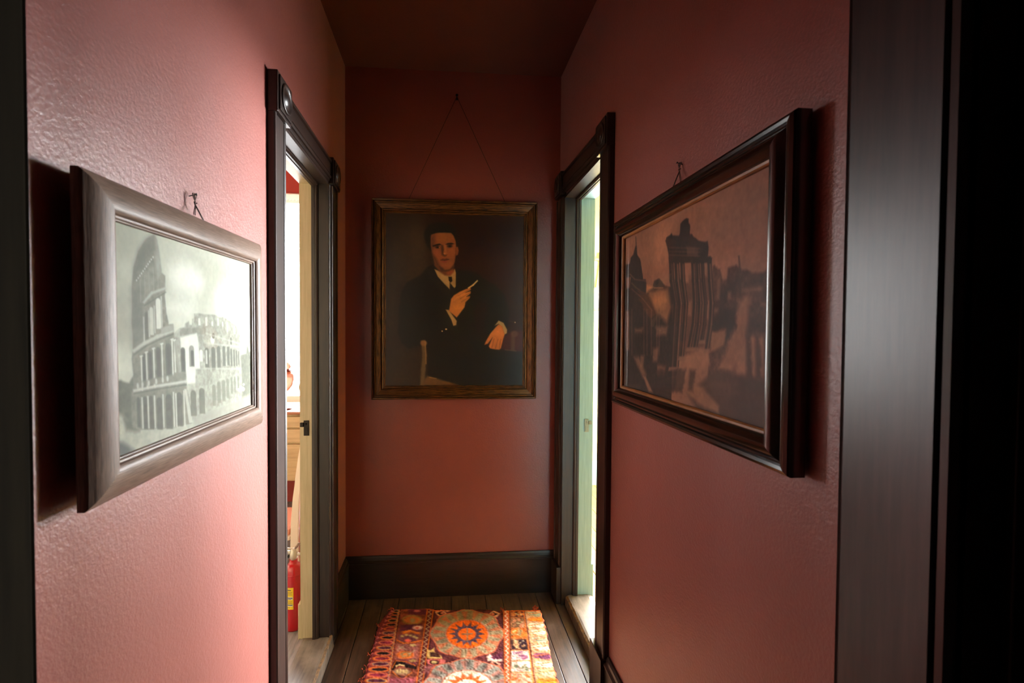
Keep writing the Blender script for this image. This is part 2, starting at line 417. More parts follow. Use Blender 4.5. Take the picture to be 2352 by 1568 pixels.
# worn thresholds: they step up from the hall floor
def threshold(x0, x1, y0, y1, z, s, nose, parent, mat=None):
    """x0 = hall edge, x1 = room edge"""
    bm = bmesh.new(); n = 26; rnd = random.Random(5); rows = []
    for i in range(n+1):
        y = y0+(y1-y0)*i/n; k = rnd.uniform(-.0012, .0012); d = s
        pr = [(x0+d*.004, 0), (x0+k, z-.010), (x0-d*(.010)+k, z-.002+k*.5), (x0-d*.02, z), (x1+d*.03, z), (x1+d*.008, z-.008), (x1, FL-.002), (x1, 0)]
        rows.append([bm.verts.new((a, y, b)) for a, b in pr])
    fs = []
    for a, b in zip(rows, rows[1:]):
        for i in range(len(a)): fs.append(bm.faces.new((a[i], a[(i+1) % len(a)], b[(i+1) % len(a)], b[i])))
    fs.append(bm.faces.new(rows[0])); fs.append(bm.faces.new(rows[-1][::-1]))
    bmesh.ops.recalc_face_normals(bm, faces=fs)
    for f in bm.faces:
        c = f.calc_center_median()
        if (z-.011 < c.z < z-.001) and abs(c.x-x0) < .012: f.material_index = 1
    o = obj('threshold', bm, [mat or M['step'], M['wornedge']], parent); return o
M['wornedge'] = wood('splintered_worn_edge', (44, 31, 20), (140, 100, 54), .7, (40, 8, 40), 6, bstr=.4)
threshold(-.489, -.640, LD[0]+.001, LD[1]+.012, .058, 1, 0, d1)
threshold(.632, .775, RD[0]+.001, RD[1]-.001, .052, -1, 0, d2)

# near doorways beside the camera: closed dark doors set back in their jambs
def flat_prof(w, t=.023):
    return [(0, 0), (0, t*.9), (.002, t), (.005, t*.93), (.008, t), (w-.019, t), (w-.017, t*.62), (w-.013, t*.62), (w-.011, t*.97), (w-.003, t*.92), (w, t*.5), (w, 0)]
def near_door(n, xf, s, y0, y1, xd, mt, cw=.140):
    def X(a, b): return (min(a, b), max(a, b))
    bm = bmesh.new(); jt = .018
    for ya, yb in ((y0, y0+jt), (y1-jt, y1)): box(bm, *X(xf+s*.008, xd), ya, yb, 0, 2.05)
    box(bm, *X(xf+s*.008, xd), y0, y1, 2.05-jt, 2.05)
    root = struct('door_%d' % n, bm, mt)
    st = bmesh.new()
    for ya, yb in ((y0+jt, y0+jt+.012), (y1-jt-.012, y1-jt)): box(st, *X(xd+s*.045, xd+s*.075), ya, yb, 0, 2.03, bev=.002)
    obj('door_stop', st, mt, root)
    for ystart, dy in ((y0-cw+.018, 1), (y1+cw-.018, -1)):
        c = bmesh.new(); prism(c, flat_prof(cw, .023), (xf, ystart, 0), (0, dy, 0), (s, 0, 0), (0, 0, 1), 0, 2.05); obj('casing', c, mt, root)
    hd = bmesh.new(); prism(hd, casing_prof(.098, .024), (xf, 0, 2.145), (0, 0, -1), (s, 0, 0), (0, 1, 0), y0, y1); obj('header', hd, M['trimy'], root)
    corner_block(xf, s, y0-.124, y0+.004, 2.04, 2.158, .031, root); corner_block(xf, s, y1-.004, y1+.124, 2.04, 2.158, .031, root)
    lf = bmesh.new(); box(lf, *X(xd, xd+s*.036), y0+jt, y1-jt, .005, 2.03)
    ym = (y0+y1)/2
    for za, zb in ((.15, .75), (.95, 1.92)):
        for ya, yb in ((y0+.11, ym-.04), (ym+.04, y1-.11)):
            box(lf, *X(xd+s*.036, xd+s*.042), ya, yb, za, zb, bev=.003)
    leaf = obj('door_leaf', lf, mt, root)
    kb = bmesh.new(); lathe(kb, [(.022, 0), (.022, .004), (.009, .008), (.009, .03), (.024, .04), (.028, .052), (.022, .064), (0, .068)], (xd+s*.036, y0+.08, .93), (s, 0, 0), 24)
    obj('door_knob', kb, M['iron'], leaf, True)
near_door(3, XR, -1, *RN, .742, M['satin'], .152)
near_door(4, XL, 1, *LN, -.592, M['matt'])

# baseboards
def base_prof(h=.2, t=.019): return [(0, 0), (t, 0), (t, h-.036), (t+.004, h-.033), (t+.004, h-.026), (t-.004, h-.020), (t-.006, h-.008), (t-.012, h), (0, h)]
bm = bmesh.new(); prism(bm, base_prof(.222), (0, D, 0), (0, -1, 0), (0, 0, 1), (1, 0, 0), XL, XR); struct('baseboard_back', bm, M['trimx'])
bm = bmesh.new(); prism(bm, base_prof(.205), (XL, 0, 0), (1, 0, 0), (0, 0, 1), (0, 1, 0), LN[1]+.123, LD[0]-.117)
prism(bm, base_prof(.222), (XL, 0, 0), (1, 0, 0), (0, 0, 1), (0, 1, 0), LD[1]+.117, D-.02)
prism(bm, base_prof(.205), (XL, 0, 0), (1, 0, 0), (0, 0, 1), (0, 1, 0), YB, LN[0]-.123); struct('baseboard_left', bm, M['trimy'])
bm = bmesh.new(); prism(bm, base_prof(.205), (XR, 0, 0), (-1, 0, 0), (0, 0, 1), (0, 1, 0), RN[1]+.135, RD[0]-.126)
prism(bm, base_prof(.205), (XR, 0, 0), (-1, 0, 0), (0, 0, 1), (0, 1, 0), YB, RN[0]-.135); struct('baseboard_right', bm, M['trimy'])
for dd, xf, s, ya, yb in ((d2, XR, -1, RD[0]-.124, RD[0]+.004), (d2, XR, -1, RD[1]-.002, RD[1]+.113)):
    pb = bmesh.new(); x0, x1 = sorted((xf, xf+s*.034)); box(pb, x0, x1, ya, yb, 0, .19, bev=.003); obj('plinth_block', pb, M['trimz'], dd)

# ------------------------------------------------------------------ painter for flat prints and the rug
def homography(src, dst):
    A = []; b = []
    for (x, y), (u, v) in zip(src, dst):
        A.append([x, y, 1, 0, 0, 0, -u*x, -u*y]); b.append(u)
        A.append([0, 0, 0, x, y, 1, -v*x, -v*y]); b.append(v)
    h = np.linalg.solve(np.array(A, float), np.array(b, float)); return np.append(h, 1).reshape(3, 3)
def vnoise(h, w, cell, seed, octs=4):
    r = np.random.default_rng(seed); out = np.zeros((h, w)); amp = 1; tot = 0
    for o in range(octs):
        c = max(cell/(2**o), 1.0); gh, gw = int(h/c)+3, int(w/c)+3; g = r.random((gh, gw))
        y = np.arange(h)/c; x = np.arange(w)/c; yi = y.astype(int); xi = x.astype(int); fy = y-yi; fx = x-xi
        fy = fy*fy*(3-2*fy); fx = fx*fx*(3-2*fx)
        a = g[yi][:, xi]; b = g[yi][:, xi+1]; c2 = g[yi+1][:, xi]; d = g[yi+1][:, xi+1]
        out += amp*((a*(1-fx)+b*fx)*(1-fy)[:, None]+(c2*(1-fx)+d*fx)*fy[:, None]); tot += amp; amp *= .55
    return out/tot
class Canvas:
    """paints in a drawing frame whose four corners are given (TL, TR, BR, BL)"""
    def __init__(s, w, h, corners, bg, seed=1):
        s.w, s.h = w, h; s.Hm = homography(corners, [(0, 0), (w, 0), (w, h), (0, h)])
        s.im = np.ones((h, w, 3))*np.array(bg, float); s.seed = seed
        s.n1 = vnoise(h, w, 30, seed); s.n2 = vnoise(h, w, 7, seed+1); s.n3 = vnoise(h, w, 70, seed+2)
    def mp(s, pts):
        p = np.array(pts, float); q = np.c_[p, np.ones(len(p))] @ s.Hm.T; return q[:, :2]/q[:, 2:]
    def poly(s, pts, col, a=1.0, soft=1.2, rag=0.0, tex=0.0):
        P = s.mp(pts); pad = soft*2+rag*3+2
        x0, y0 = np.floor(P.min(0)-pad).astype(int); x1, y1 = np.ceil(P.max(0)+pad).astype(int)
        x0 = max(x0, 0); y0 = max(y0, 0); x1 = min(x1, s.w); y1 = min(y1, s.h)
        if x1 <= x0 or y1 <= y0: return s
        X, Y = np.meshgrid(np.arange(x0, x1)+.5, np.arange(y0, y1)+.5)
        if rag:
            X = X+(s.n2[y0:y1, x0:x1]-.5)*rag*6; Y = Y+(s.n1[y0:y1, x0:x1]-.5)*rag*6
        ins = np.zeros(X.shape, bool); d2 = np.full(X.shape, 1e9); n = len(P)
        for i in range(n):
            ax, ay = P[i]; bx, by = P[(i+1) % n]
            if ay != by:
                c = ((ay > Y) != (by > Y)) & (X < (bx-ax)*(Y-ay)/(by-ay)+ax); ins ^= c
            ex, ey = bx-ax, by-ay; L = ex*ex+ey*ey+1e-9
            t = np.clip(((X-ax)*ex+(Y-ay)*ey)/L, 0, 1); d2 = np.minimum(d2, (X-ax-t*ex)**2+(Y-ay-t*ey)**2)
        sd = np.sqrt(d2)*np.where(ins, 1, -1); al = np.clip(sd/soft*.5+.5, 0, 1)*a
        c = np.array(col, float); tx = (1+(s.n2[y0:y1, x0:x1, None]-.5)*2*tex) if tex else 1
        s.im[y0:y1, x0:x1] = s.im[y0:y1, x0:x1]*(1-al[..., None])+c*tx*al[..., None]; return s
    def ell(s, cx, cy, rx, ry, col, a=1.0, soft=1.2, rot=0, n=22, **k):
        pts = []
        for i in range(n):
            t = 2*PI*i/n; x = rx*math.cos(t); y = ry*math.sin(t)
            pts.append((cx+x*math.cos(rot)-y*math.sin(rot), cy+x*math.sin(rot)+y*math.cos(rot)))
        return s.poly(pts, col, a, soft, **k)
    def line(s, pts, wd, col, a=1.0, soft=1.0, **k):
        for (x0, y0), (x1, y1) in zip(pts, pts[1:]):
            L = math.hypot(x1-x0, y1-y0)+1e-6; nx, ny = -(y1-y0)/L*wd/2, (x1-x0)/L*wd/2; ex, ey = (x1-x0)/L*wd*.3, (y1-y0)/L*wd*.3
            s.poly([(x0-ex+nx, y0-ey+ny), (x1+ex+nx, y1+ey+ny), (x1+ex-nx, y1+ey-ny), (x0-ex-nx, y0-ey-ny)], col, a, soft, **k)
        return s
    def arch(s, cx, w, yt, yb, col, a=1.0, soft=1.0, lean=0, **k):
        r = w/2; pts = [(cx-r+lean, yb), (cx-r, yt+r)]
        for i in range(1, 6): t = PI-PI*i/6; pts.append((cx+r*math.cos(t), yt+r-r*1.3*math.sin(t)))
        pts += [(cx+r, yt+r), (cx+r+lean, yb)]; return s.poly(pts, col, a, soft, **k)
    def grain(s, amt=.05, big=.05):
        s.im *= (1+(s.n2[..., None]-.5)*2*amt+(s.n1[..., None]-.5)*2*big); s.im = np.clip(s.im, 0, 255)
    def linear(s, gain=(1, 1, 1)):
        v = np.clip(s.im, 0, 255)/255; l = np.where(v <= .04045, v/12.92, ((v+.055)/1.055)**2.4); return np.clip(l*np.array(gain), 0, 1)
def paint_sheet(name, cv, o, U, V, wd, ht, mat, parent, gain=(1, 1, 1), zf=None, keep=None):
    """grid mesh carrying the canvas colours; o = top-left corner, U right, V down"""
    h, w = cv.h, cv.w; o, U, V = Vector(o), Vector(U), Vector(V); N = U.cross(V)*-1
    us = (np.arange(w)/(w-1))*wd; vs = (np.arange(h)/(h-1))*ht
    base = WL[parent] if parent else o+U*wd/2+V*ht/2
    UU, VV = np.meshgrid(us, vs); off = o-base
    co = np.array(off)[None, None]+UU[..., None]*np.array(U)+VV[..., None]*np.array(V)
    if zf is not None: co = co+zf[..., None]*np.array(N)
    i = np.arange(h*w).reshape(h, w); q = np.stack([i[:-1, :-1], i[1:, :-1], i[1:, 1:], i[:-1, 1:]], -1)
    if keep is not None:
        k = keep[:-1, :-1] & keep[1:, :-1] & keep[1:, 1:] & keep[:-1, 1:]; q = q[k]
    q = q.reshape(-1, 4); me = bpy.data.meshes.new(name)
    me.vertices.add(h*w); me.vertices.foreach_set('co', co.reshape(-1).astype(np.float32))
    me.loops.add(q.size); me.loops.foreach_set('vertex_index', q.reshape(-1).astype(np.int32))
    me.polygons.add(len(q)); me.polygons.foreach_set('loop_start', (np.arange(len(q))*4).astype(np.int32))
    me.update(calc_edges=True); me.validate()
    at = me.color_attributes.new('paint', 'FLOAT_COLOR', 'POINT')
    L = cv.linear(gain); rgba = np.concatenate([L, np.ones((h, w, 1))], -1).reshape(-1).astype(np.float32); at.data.foreach_set('color', rgba)
    if keep is not None:
        b2 = bmesh.new(); b2.from_mesh(me); bmesh.ops.delete(b2, geom=[v for v in b2.verts if not v.link_faces], context='VERTS'); b2.to_mesh(me); b2.free()
    me.polygons.foreach_set('use_smooth', [True]*len(me.polygons))
    me.materials.append(mat); ob = bpy.data.objects.new(name, me); link(ob, parent)
    if not parent: ob.location = base
    WL[ob] = Vector(base); return ob

# mitred frame swept around a rectangle, with UVs along the grain
def frame_mesh(prof, o, U, V, wd, ht, N, mats, parent, name='frame', mi_of=None):
    """prof (a, d): a inward from the outer edge, d outward from the wall plane; o top-left outer corner"""
    o, U, V, N = map(Vector, (o, U, V, N)); bm = bmesh.new(); uvl = bm.loops.layers.uv.new('UVMap'); n = len(prof)
    cor = [(0, 0, 1, 1), (wd, 0, -1, 1), (wd, ht, -1, -1), (0, ht, 1, -1)]
    for k in range(4):
        c0, c1 = cor[k], cor[(k+1) % 4]; L = wd if k % 2 == 0 else ht
        A = [bm.verts.new(o+U*(c0[0]+c0[2]*a)+V*(c0[1]+c0[3]*a)+N*d) for a, d in prof]
        Bq = [bm.verts.new(o+U*(c1[0]+c1[2]*a)+V*(c1[1]+c1[3]*a)+N*d) for a, d in prof]
        s = 0
        for i in range(n):
            j = (i+1) % n; ds = math.hypot(prof[j][0]-prof[i][0], prof[j][1]-prof[i][1])
            f = bm.faces.new((A[i], A[j], Bq[j], Bq[i]))
            if mi_of: f.material_index = mi_of(i)
            uv = [(prof[i][0]+k*3, s), (prof[j][0]+k*3, s+ds), (L-prof[j][0]+k*3, s+ds), (L-prof[i][0]+k*3, s)]
            for lp, t in zip(f.loops, uv): lp[uvl].uv = t
            s += ds
    bmesh.ops.recalc_face_normals(bm, faces=bm.faces[:]); return obj(name, bm, mats, parent, 'angle')
def sheet(name, o, U, V, wd, ht, N, t, mat, parent):
    bm = bmesh.new(); o, U, V, N = map(Vector, (o, U, V, N)); q = []
    for d in (0, t): q.append([bm.verts.new(o+U*a+V*b+N*d) for a, b in ((0, 0), (wd, 0), (wd, ht), (0, ht))])
    bm.faces.new(q[0][::-1]); bm.faces.new(q[1])
    for i in range(4): bm.faces.new((q[0][i], q[0][(i+1) % 4], q[1][(i+1) % 4], q[1][i]))
    bmesh.ops.recalc_face_normals(bm, faces=bm.faces[:]); return obj(name, bm, mat, parent)

# ------------------------------------------------------------------ amphitheatre photograph (left wall)
def colosseum():
    c = Canvas(460, 320, [(30, 52), (948, 303), (928, 1180), (5, 1535)], (196, 202, 182), 3)
    lt = (226, 232, 216)
    c.poly([(0, 0), (330, 120), (150, 420), (140, 900), (0, 700)], (176, 182, 162), .8, 28)
    c.poly([(30, 560), (160, 480), (150, 820), (20, 820)], (178, 178, 160), .5, 16)
    c.ell(110, 370, 90, 90, (205, 212, 192), .7, 22); c.ell(80, 960, 110, 110, (222, 228, 208), .9, 20)
    c.ell(520, 400, 120, 95, (240, 245, 230), .95, 16, rot=.5); c.ell(850, 540, 130, 110, (242, 246, 232), .95, 20)
    c.ell(470, 590, 110, 90, (230, 236, 220), .8, 20); c.ell(700, 260, 240, 50, (206, 212, 194), .7, 20, rot=.3)
    c.poly([(380, 700), (940, 420), (940, 860), (400, 800)], lt, .35, 26)
    # distant trees and ground
    c.poly([(0, 1060), (60, 1045), (120, 1060), (150, 1010), (160, 1380), (0, 1400)], (112, 116, 100), 1, 2.2, .6, .12)
    c.poly([(860, 870), (905, 860), (912, 800), (925, 850), (940, 845), (930, 1130), (860, 1150)], (120, 124, 108), 1, 2, .6, .12)
    c.poly([(0, 1330), (150, 1330), (520, 1300), (930, 1110), (950, 1240), (0, 1600)], (182, 186, 168), 1, 5, 0, .06)
    c.poly([(520, 1250), (930, 1120), (930, 1180), (560, 1330)], (150, 152, 138), .7, 6)
    c.ell(35, 1330, 60, 75, (192, 196, 176), 1, 5, tex=.08); c.poly([(75, 1290), (170, 1300), (180, 1360), (90, 1360)], (110, 114, 100), 1, 4, .8)
    c.poly([(0, 1430), (60, 1430), (140, 1475), (0, 1560)], (98, 102, 98), .9, 4)
    # lower broken ring, right
    c.poly([(430, 745), (462, 716), (500, 706), (505, 682), (530, 668), (535, 690), (550, 690), (552, 655), (566, 650), (566, 622), (600, 616), (640, 622), (700, 622), (735, 640), (760, 636), (800, 660), (842, 690), (864, 730), (868, 810),
            (872, 1050), (866, 1140), (700, 1200), (520, 1280), (430, 1290)], (168, 172, 155), 1, 1.4, .35, .16)
    c.poly([(560, 640), (868, 740), (868, 1140), (640, 1210), (640, 960)], (150, 154, 138), .5, 8, 0, .2)
    c.poly([(470, 715), (640, 700), (640, 745), (470, 755)], (140, 144, 128), .8, 2, 0, .1)
    # lit restored wall
    c.poly([(470, 770), (580, 740), (590, 800), (596, 960), (565, 965), (560, 1050), (505, 1058), (500, 985), (475, 985)], (228, 233, 218), 1, 2)
    # tall outer wall
    c.poly([(318, 138), (338, 172), (350, 250), (360, 372), (382, 392), (382, 470), (376, 520), (384, 620), (396, 690), (425, 690), (430, 760), (446, 880), (466, 985), (498, 980), (502, 1090), (520, 1180), (536, 1300),
            (420, 1330), (180, 1352), (128, 1338), (128, 1130), (146, 1080), (148, 1010), (141, 910), (150, 860), (154, 760), (148, 690), (155, 600), (158, 462), (172, 350), (210, 240), (262, 168)], (134, 138, 122), 1, 1.4, .2, .12)
    c.poly([(318, 138), (338, 172), (350, 250), (360, 372), (330, 420), (318, 300)], (165, 169, 152), .8, 4)
    c.poly([(262, 168), (318, 140), (330, 240), (250, 330), (170, 440), (175, 345), (210, 240)], (112, 116, 102), .75, 7)
    c.poly([(155, 470), (230, 440), (220, 800), (152, 860)], (112, 116, 102), .6, 9)
    for i in range(11): c.ell(192+i*11.4, 424-i*14.6, 3.6, 6, (214, 218, 204), 1, .8, n=8)
    for i in range(5): c.line([(215+i*30, 420-i*26), (215+i*30, 560-i*26)], 5, (160, 164, 148), .7, 1)
    c.line([(235, 560), (290, 500), (384, 468)], 16, (184, 188, 171), .9, 1.5); c.line([(240, 578), (384, 492)], 6, (100, 104, 92), .8, 1)
    # upper storey openings
    for x, t, b, w, col in ((248, 620, 790, 20, (106, 110, 97)), (283, 590, 760, 24, (196, 201, 184)), (330, 535, 720, 32, (222, 227, 212))): c.arch(x, w, t, b, col, 1, 1)
    for x, t, b in ((265, 610, 770), (303, 580, 745), (352, 520, 710), (230, 650, 800)): c.line([(x, t), (x, b)], 8, (190, 194, 178), .9, 1)
    # cornices
    c.line([(156, 862), (230, 812), (320, 768), (425, 728)], 20, (190, 194, 177), .95, 1.5); c.line([(160, 884), (235, 832), (330, 786), (425, 750)], 8, (98, 102, 90), .75, 1.2)
    c.poly([(340, 715), (425, 688), (428, 728), (345, 752)], (162, 166, 150), 1, 1.5)
    # middle storey
    for x, t, b, w in ((222, 880, 1098, 26), (265, 862, 1078, 28), (320, 838, 1040, 34), (388, 815, 1015, 42), (484, 835, 985, 30)):
        c.arch(x, w, t, b, (104, 108, 96), 1, 1.2, tex=.06); c.arch(x, w*.5, t+14, b-10, (88, 92, 82), .7, 2)
    for x, t, b in ((206, 895, 1105), (240, 870, 1090), (289, 845, 1072), (345, 815, 1045), (414, 785, 1010), (430, 790, 985)):
        c.line([(x, t), (x, b)], 9, (214, 218, 203), .95, 1); c.line([(x-8, t), (x+8, t-5)], 8, (222, 226, 212), .9, 1)
    c.line([(432, 800), (458, 985)], 16, (158, 162, 146), .9, 1.5)
    c.line([(165, 1075), (290, 1045), (470, 1005)], 34, (136, 140, 125), .8, 2); 
    for x in (176, 208, 250, 300, 344, 376): c.ell(x, 1078-(x-176)*.25, 7, 18, (212, 216, 202), .8, 1.2)
    c.line([(150, 1108), (290, 1078), (500, 1042)], 16, (206, 210, 195), .95, 1.4); c.line([(150, 1126), (290, 1098), (500, 1062)], 8, (100, 104, 92), .8, 1)
    # ground storey
    for x, t, b, w in ((176, 1150, 1335, 22), (222, 1145, 1345, 26), (262, 1140, 1345, 26), (316, 1150, 1345, 36), (380, 1130, 1340, 44), (450, 1115, 1320, 40)): c.arch(x, w, t, b, (100, 104, 92), 1, 1.2, tex=.06)
    for x, t in ((202, 1150), (241, 1142), (285, 1136), (342, 1128), (412, 1112), (428, 1120), (482, 1100)): c.line([(x, t), (x, 1340-(x-200)*.07)], 9, (208, 212, 197), .95, 1)
    c.poly([(484, 1090), (500, 1090), (536, 1298), (510, 1300)], (196, 200, 184), 1, 1.2)
    # right wing openings
    for x, t, b, w in ((544, 1100, 1255, 38), (601, 1085, 1240, 38)): c.arch(x, w, t, b, (112, 116, 102), 1, 1.2, tex=.05)
    for x, t, b, w in ((682, 1060, 1190, 22), (716, 1040, 1170, 22), (748, 1030, 1160, 20), (776, 1020, 1140, 16), (802, 1010, 1110, 13), (824, 1005, 1100, 11), (846, 1000, 1090, 9)): c.arch(x, w, t, b, (126, 130, 115), .9, 1.2)
    c.arch(542, 34, 822, 950, (150, 154, 140), 1, 1); c.arch(546, 20, 850, 945, (98, 102, 92), 1, 1)
    for x, t, b, w in ((643, 832, 952, 26), (686, 826, 965, 25), (722, 820, 950, 22), (757, 818, 940, 18), (785, 820, 935, 15), (806, 832, 940, 11), (824, 838, 940, 9), (840, 842, 940, 8), (854, 846, 930, 6)): c.arch(x, w, t, b, (104, 108, 96), .95, 1)
    c.arch(605, 20, 845, 915, (218, 222, 208), 1, 1); c.arch(640, 12, 845, 930, (214, 218, 204), .8, 1)
    for x, y, w, h in ((600, 670, 14, 44), (646, 668, 12, 52), (686, 680, 10, 26), (724, 668, 9, 46), (755, 680, 8, 26), (785, 700, 9, 56), (832, 715, 9, 50)): c.poly([(x-w/2, y-h/2), (x+w/2, y-h/2), (x+w/2, y+h/2), (x-w/2, y+h/2)], (218, 222, 208), .95, 1)
    c.ell(684, 780, 13, 26, (222, 226, 212), 1, 1); c.ell(690, 755, 10, 18, (110, 114, 100), 1, 1); c.ell(807, 785, 6, 24, (105, 108, 96), .9, 1)
    for y0, y1, x0, x1 in ((800, 820, 640, 866), (960, 955, 600, 868), (740, 800, 640, 864)): c.line([(x0, y0), (x1, y1)], 9, (196, 200, 184), .6, 1.6)
    for x, y, r in ((850, 1085, 10), (875, 1080, 14), (862, 1068, 8), (882, 1052, 7)): c.ell(x, y, r, r, (222, 226, 212), .9, 1)
    c.grain(.045, .03); return c
def ruins():
    c = Canvas(520, 325, [(38, 455), (928, 5), (926, 1560), (60, 1292)], (104, 72, 54), 21)
    dk = (33, 24, 19); md = (62, 42, 32); lt = (126, 88, 64)
    c.poly([(30, 460), (900, 0), (930, 0), (930, 650), (600, 640), (60, 700)], (112, 76, 56), .9, 20)
    c.ell(760, 330, 180, 260, (104, 72, 54), .6, 40); c.ell(260, 470, 60, 150, (146, 102, 74), .55, 22); c.ell(620, 600, 90, 60, (130, 88, 66), .6, 20)
    c.line([(480, 262), (620, 258), (700, 290), (720, 420), (716, 600)], 10, (126, 90, 68), .35, 4)
    # skyline, right
    c.poly([(560, 620), (572, 612), (590, 640), (604, 640), (622, 700), (645, 700), (650, 635), (700, 612), (735, 640), (770, 640), (790, 660), (860, 655), (900, 620), (930, 590), (940, 1620), (540, 1500), (560, 900)], md, 1, 2.4, .9, .25)
    c.line([(716, 560), (724, 640), (735, 900)], 10, (58, 42, 32), .9, 1.5)
    for x, y, w, h in ((650, 700, 60, 90), (800, 690, 60, 40), (600, 760, 50, 120), (690, 830, 60, 60), (860, 760, 80, 60), (620, 860, 60, 90)): c.poly([(x, y), (x+w, y-8), (x+w, y+h), (x, y+h)], dk, .6, 5, 1.2)
    for x, y, w, h in ((590, 690, 18, 120), (655, 770, 20, 40), (740, 750, 120, 14), (760, 800, 40, 40), (560, 860, 40, 20), (850, 830, 60, 20)): c.poly([(x, y), (x+w, y-6), (x+w, y+h), (x, y+h)], (104, 74, 54), .6, 2.5, .8)
    c.poly([(720, 820), (780, 780), (780, 950), (740, 1140), (690, 1230), (600, 1210), (640, 1130), (700, 980)], (118, 82, 60), .85, 6, 1)
    c.poly([(560, 920), (600, 880), (700, 880), (710, 960), (640, 1080), (560, 1020)], dk, .85, 5, 1.2)
    c.poly([(760, 1020), (930, 1010), (930, 1290), (700, 1250)], (120, 84, 62), .9, 5, .8)
    for x in (780, 835, 885): c.poly([(x-12, 1020), (x+16, 1020), (x+36, 1270), (x-4, 1270)], dk, .7, 4, .8)
    c.poly([(790, 930), (930, 910), (930, 1010), (780, 1010)], dk, .6, 8, 1)
    c.poly([(600, 1215), (930, 1280), (940, 1620), (500, 1440), (430, 1340)], (52, 38, 30), .95, 5, 1)
    c.poly([(440, 1290), (520, 1300), (620, 1420), (620, 1460), (500, 1400), (430, 1340)], (110, 78, 56), .85, 4, 1)
    c.ell(620, 1300, 90, 60, (70, 50, 38), .7, 12)
    # left town
    c.poly([(40, 605), (68, 600), (72, 565), (86, 550), (97, 500), (104, 500), (110, 550), (128, 575), (142, 640), (150, 690), (165, 690), (178, 750), (205, 740), (215, 700), (245, 685), (280, 730), (330, 740), (340, 1400), (60, 1300)], dk, 1, 1.8, .4, .2)
    c.line([(98, 445), (102, 505)], 4, dk, 1, 1); c.poly([(170, 720), (215, 735), (170, 770)], (150, 102, 66), .9, 3)
    c.poly([(215, 740), (235, 690), (270, 735)], (30, 22, 18), 1, 1.2); c.line([(217, 740), (268, 740)], 6, (120, 84, 58), .9, 1)
    c.poly([(175, 760), (300, 740), (320, 850), (300, 940), (240, 890)], (112, 76, 48), .9, 6, .8); c.ell(255, 810, 36, 40, (150, 102, 62), .8, 10)
    c.line([(72, 660), (100, 690), (165, 700)], 7, (86, 62, 48), .8, 1.5); c.line([(85, 745), (150, 800), (210, 870)], 6, (78, 54, 42), .8, 1.5)
    c.poly([(50, 680), (78, 676), (72, 740), (52, 745)], (92, 64, 50), .9, 2); c.poly([(52, 870), (74, 870), (84, 1090), (66, 1090)], (84, 60, 46), .9, 3)
    for x in (90, 160, 178, 204, 236, 250): c.line([(x, 860), (x+10, 1120)], 6, (78, 56, 42), .6, 2)
    for x, y, w, h in ((235, 960, 70, 50), (220, 1080, 36, 80), (110, 970, 50, 24), (250, 1180, 50, 60), (150, 1120, 24, 60)): c.poly([(x, y), (x+w, y), (x+w-6, y+h), (x+4, y+h)], (104, 74, 54), .7, 4, 1)
    c.poly([(110, 1130), (140, 1130), (190, 1230), (170, 1250)], (110, 80, 60), .7, 5); c.poly([(170, 1240), (185, 1240), (230, 1330), (205, 1325)], (120, 88, 66), .8, 3)
    # dark behind the columns
    c.poly([(330, 700), (560, 660), (560, 1060), (340, 1200)], (70, 48, 36), .75, 6, .8)
    for x, y, w, h in ((350, 600, 26, 90), (395, 600, 18, 110), (496, 570, 28, 100), (330, 840, 20, 80), (420, 820, 20, 80), (520, 820, 24, 100), (395, 620, 24, 90)): c.poly([(x, y), (x+w, y), (x+w, y+h), (x, y+h)], (120, 82, 62), .7, 3)
    c.poly([(560, 990), (650, 980), (640, 1070), (560, 1110)], (122, 86, 62), .8, 3, 1.2)
    c.poly([(360, 1160), (500, 1090), (540, 1120), (560, 1180), (480, 1230), (380, 1260)], (112, 80, 60), .9, 4, 1.5)
    # three-column ruin with entablature block
    cols = [(312, 590, 335, 1190, 15, .55), (345, 590, 362, 1190, 17, 1), (378, 590, 392, 1130, 14, .9), (408, 590, 440, 1120, 0, 0), (443, 590, 436, 1080, 14, .9), (470, 590, 470, 1080, 13, .9), (540, 590, 540, 1090, 15, 1), (498, 590, 508, 1040, 8, .5)]
    for x0, y0, x1, y1, w, a in cols:
        if not w: continue
        xm = (x0+x1)/2+14; pts = [(x0, y0), (x0+8, 700), (xm+8, 830), (xm+4, 950), (x1, y1)]
        c.line(pts, w+12, dk, .95, 1.6); c.line([(p[0]+w*.28, p[1]) for p in pts], w*.5, (100, 70, 52), a*.85, 1.8)
        c.poly([(x1-16, y1), (x1+16, y1), (x1+20, y1+22), (x1-20, y1+22)], (100, 72, 54), .9, 1.5)
        c.poly([(x0-16, y0-22), (x0+16, y0-22), (x0+10, y0+12), (x0-10, y0+12)], dk, 1, 1.5)
    c.poly([(274, 470), (280, 450), (300, 436), (308, 425), (316, 438), (352, 440), (360, 430), (430, 432), (440, 446), (470, 470), (510, 478), (526, 472), (532, 510), (530, 560), (550, 560), (546, 596), (300, 596), (294, 540), (284, 500)], dk, 1, 1.6, .4, .15)
    c.poly([(357, 440), (360, 370), (372, 355), (384, 345), (396, 338), (408, 342), (408, 362), (418, 380), (418, 450)], (30, 22, 18), 1, 1.6, .2)
    for y in (508, 530, 552): c.line([(300, y), (480, y+6)], 5, (92, 66, 48), .5, 1.5)
    c.poly([(400, 505), (470, 515), (470, 560), (405, 550)], (86, 62, 46), .6, 3, .6)
    for x in (270, 330, 250, 350, 380, 440): c.poly([(x, 1210), (x+40, 1205), (x+20, 1330), (x-6, 1320)], dk, .65, 4, 1.4)
    c.grain(.10, .09); return c
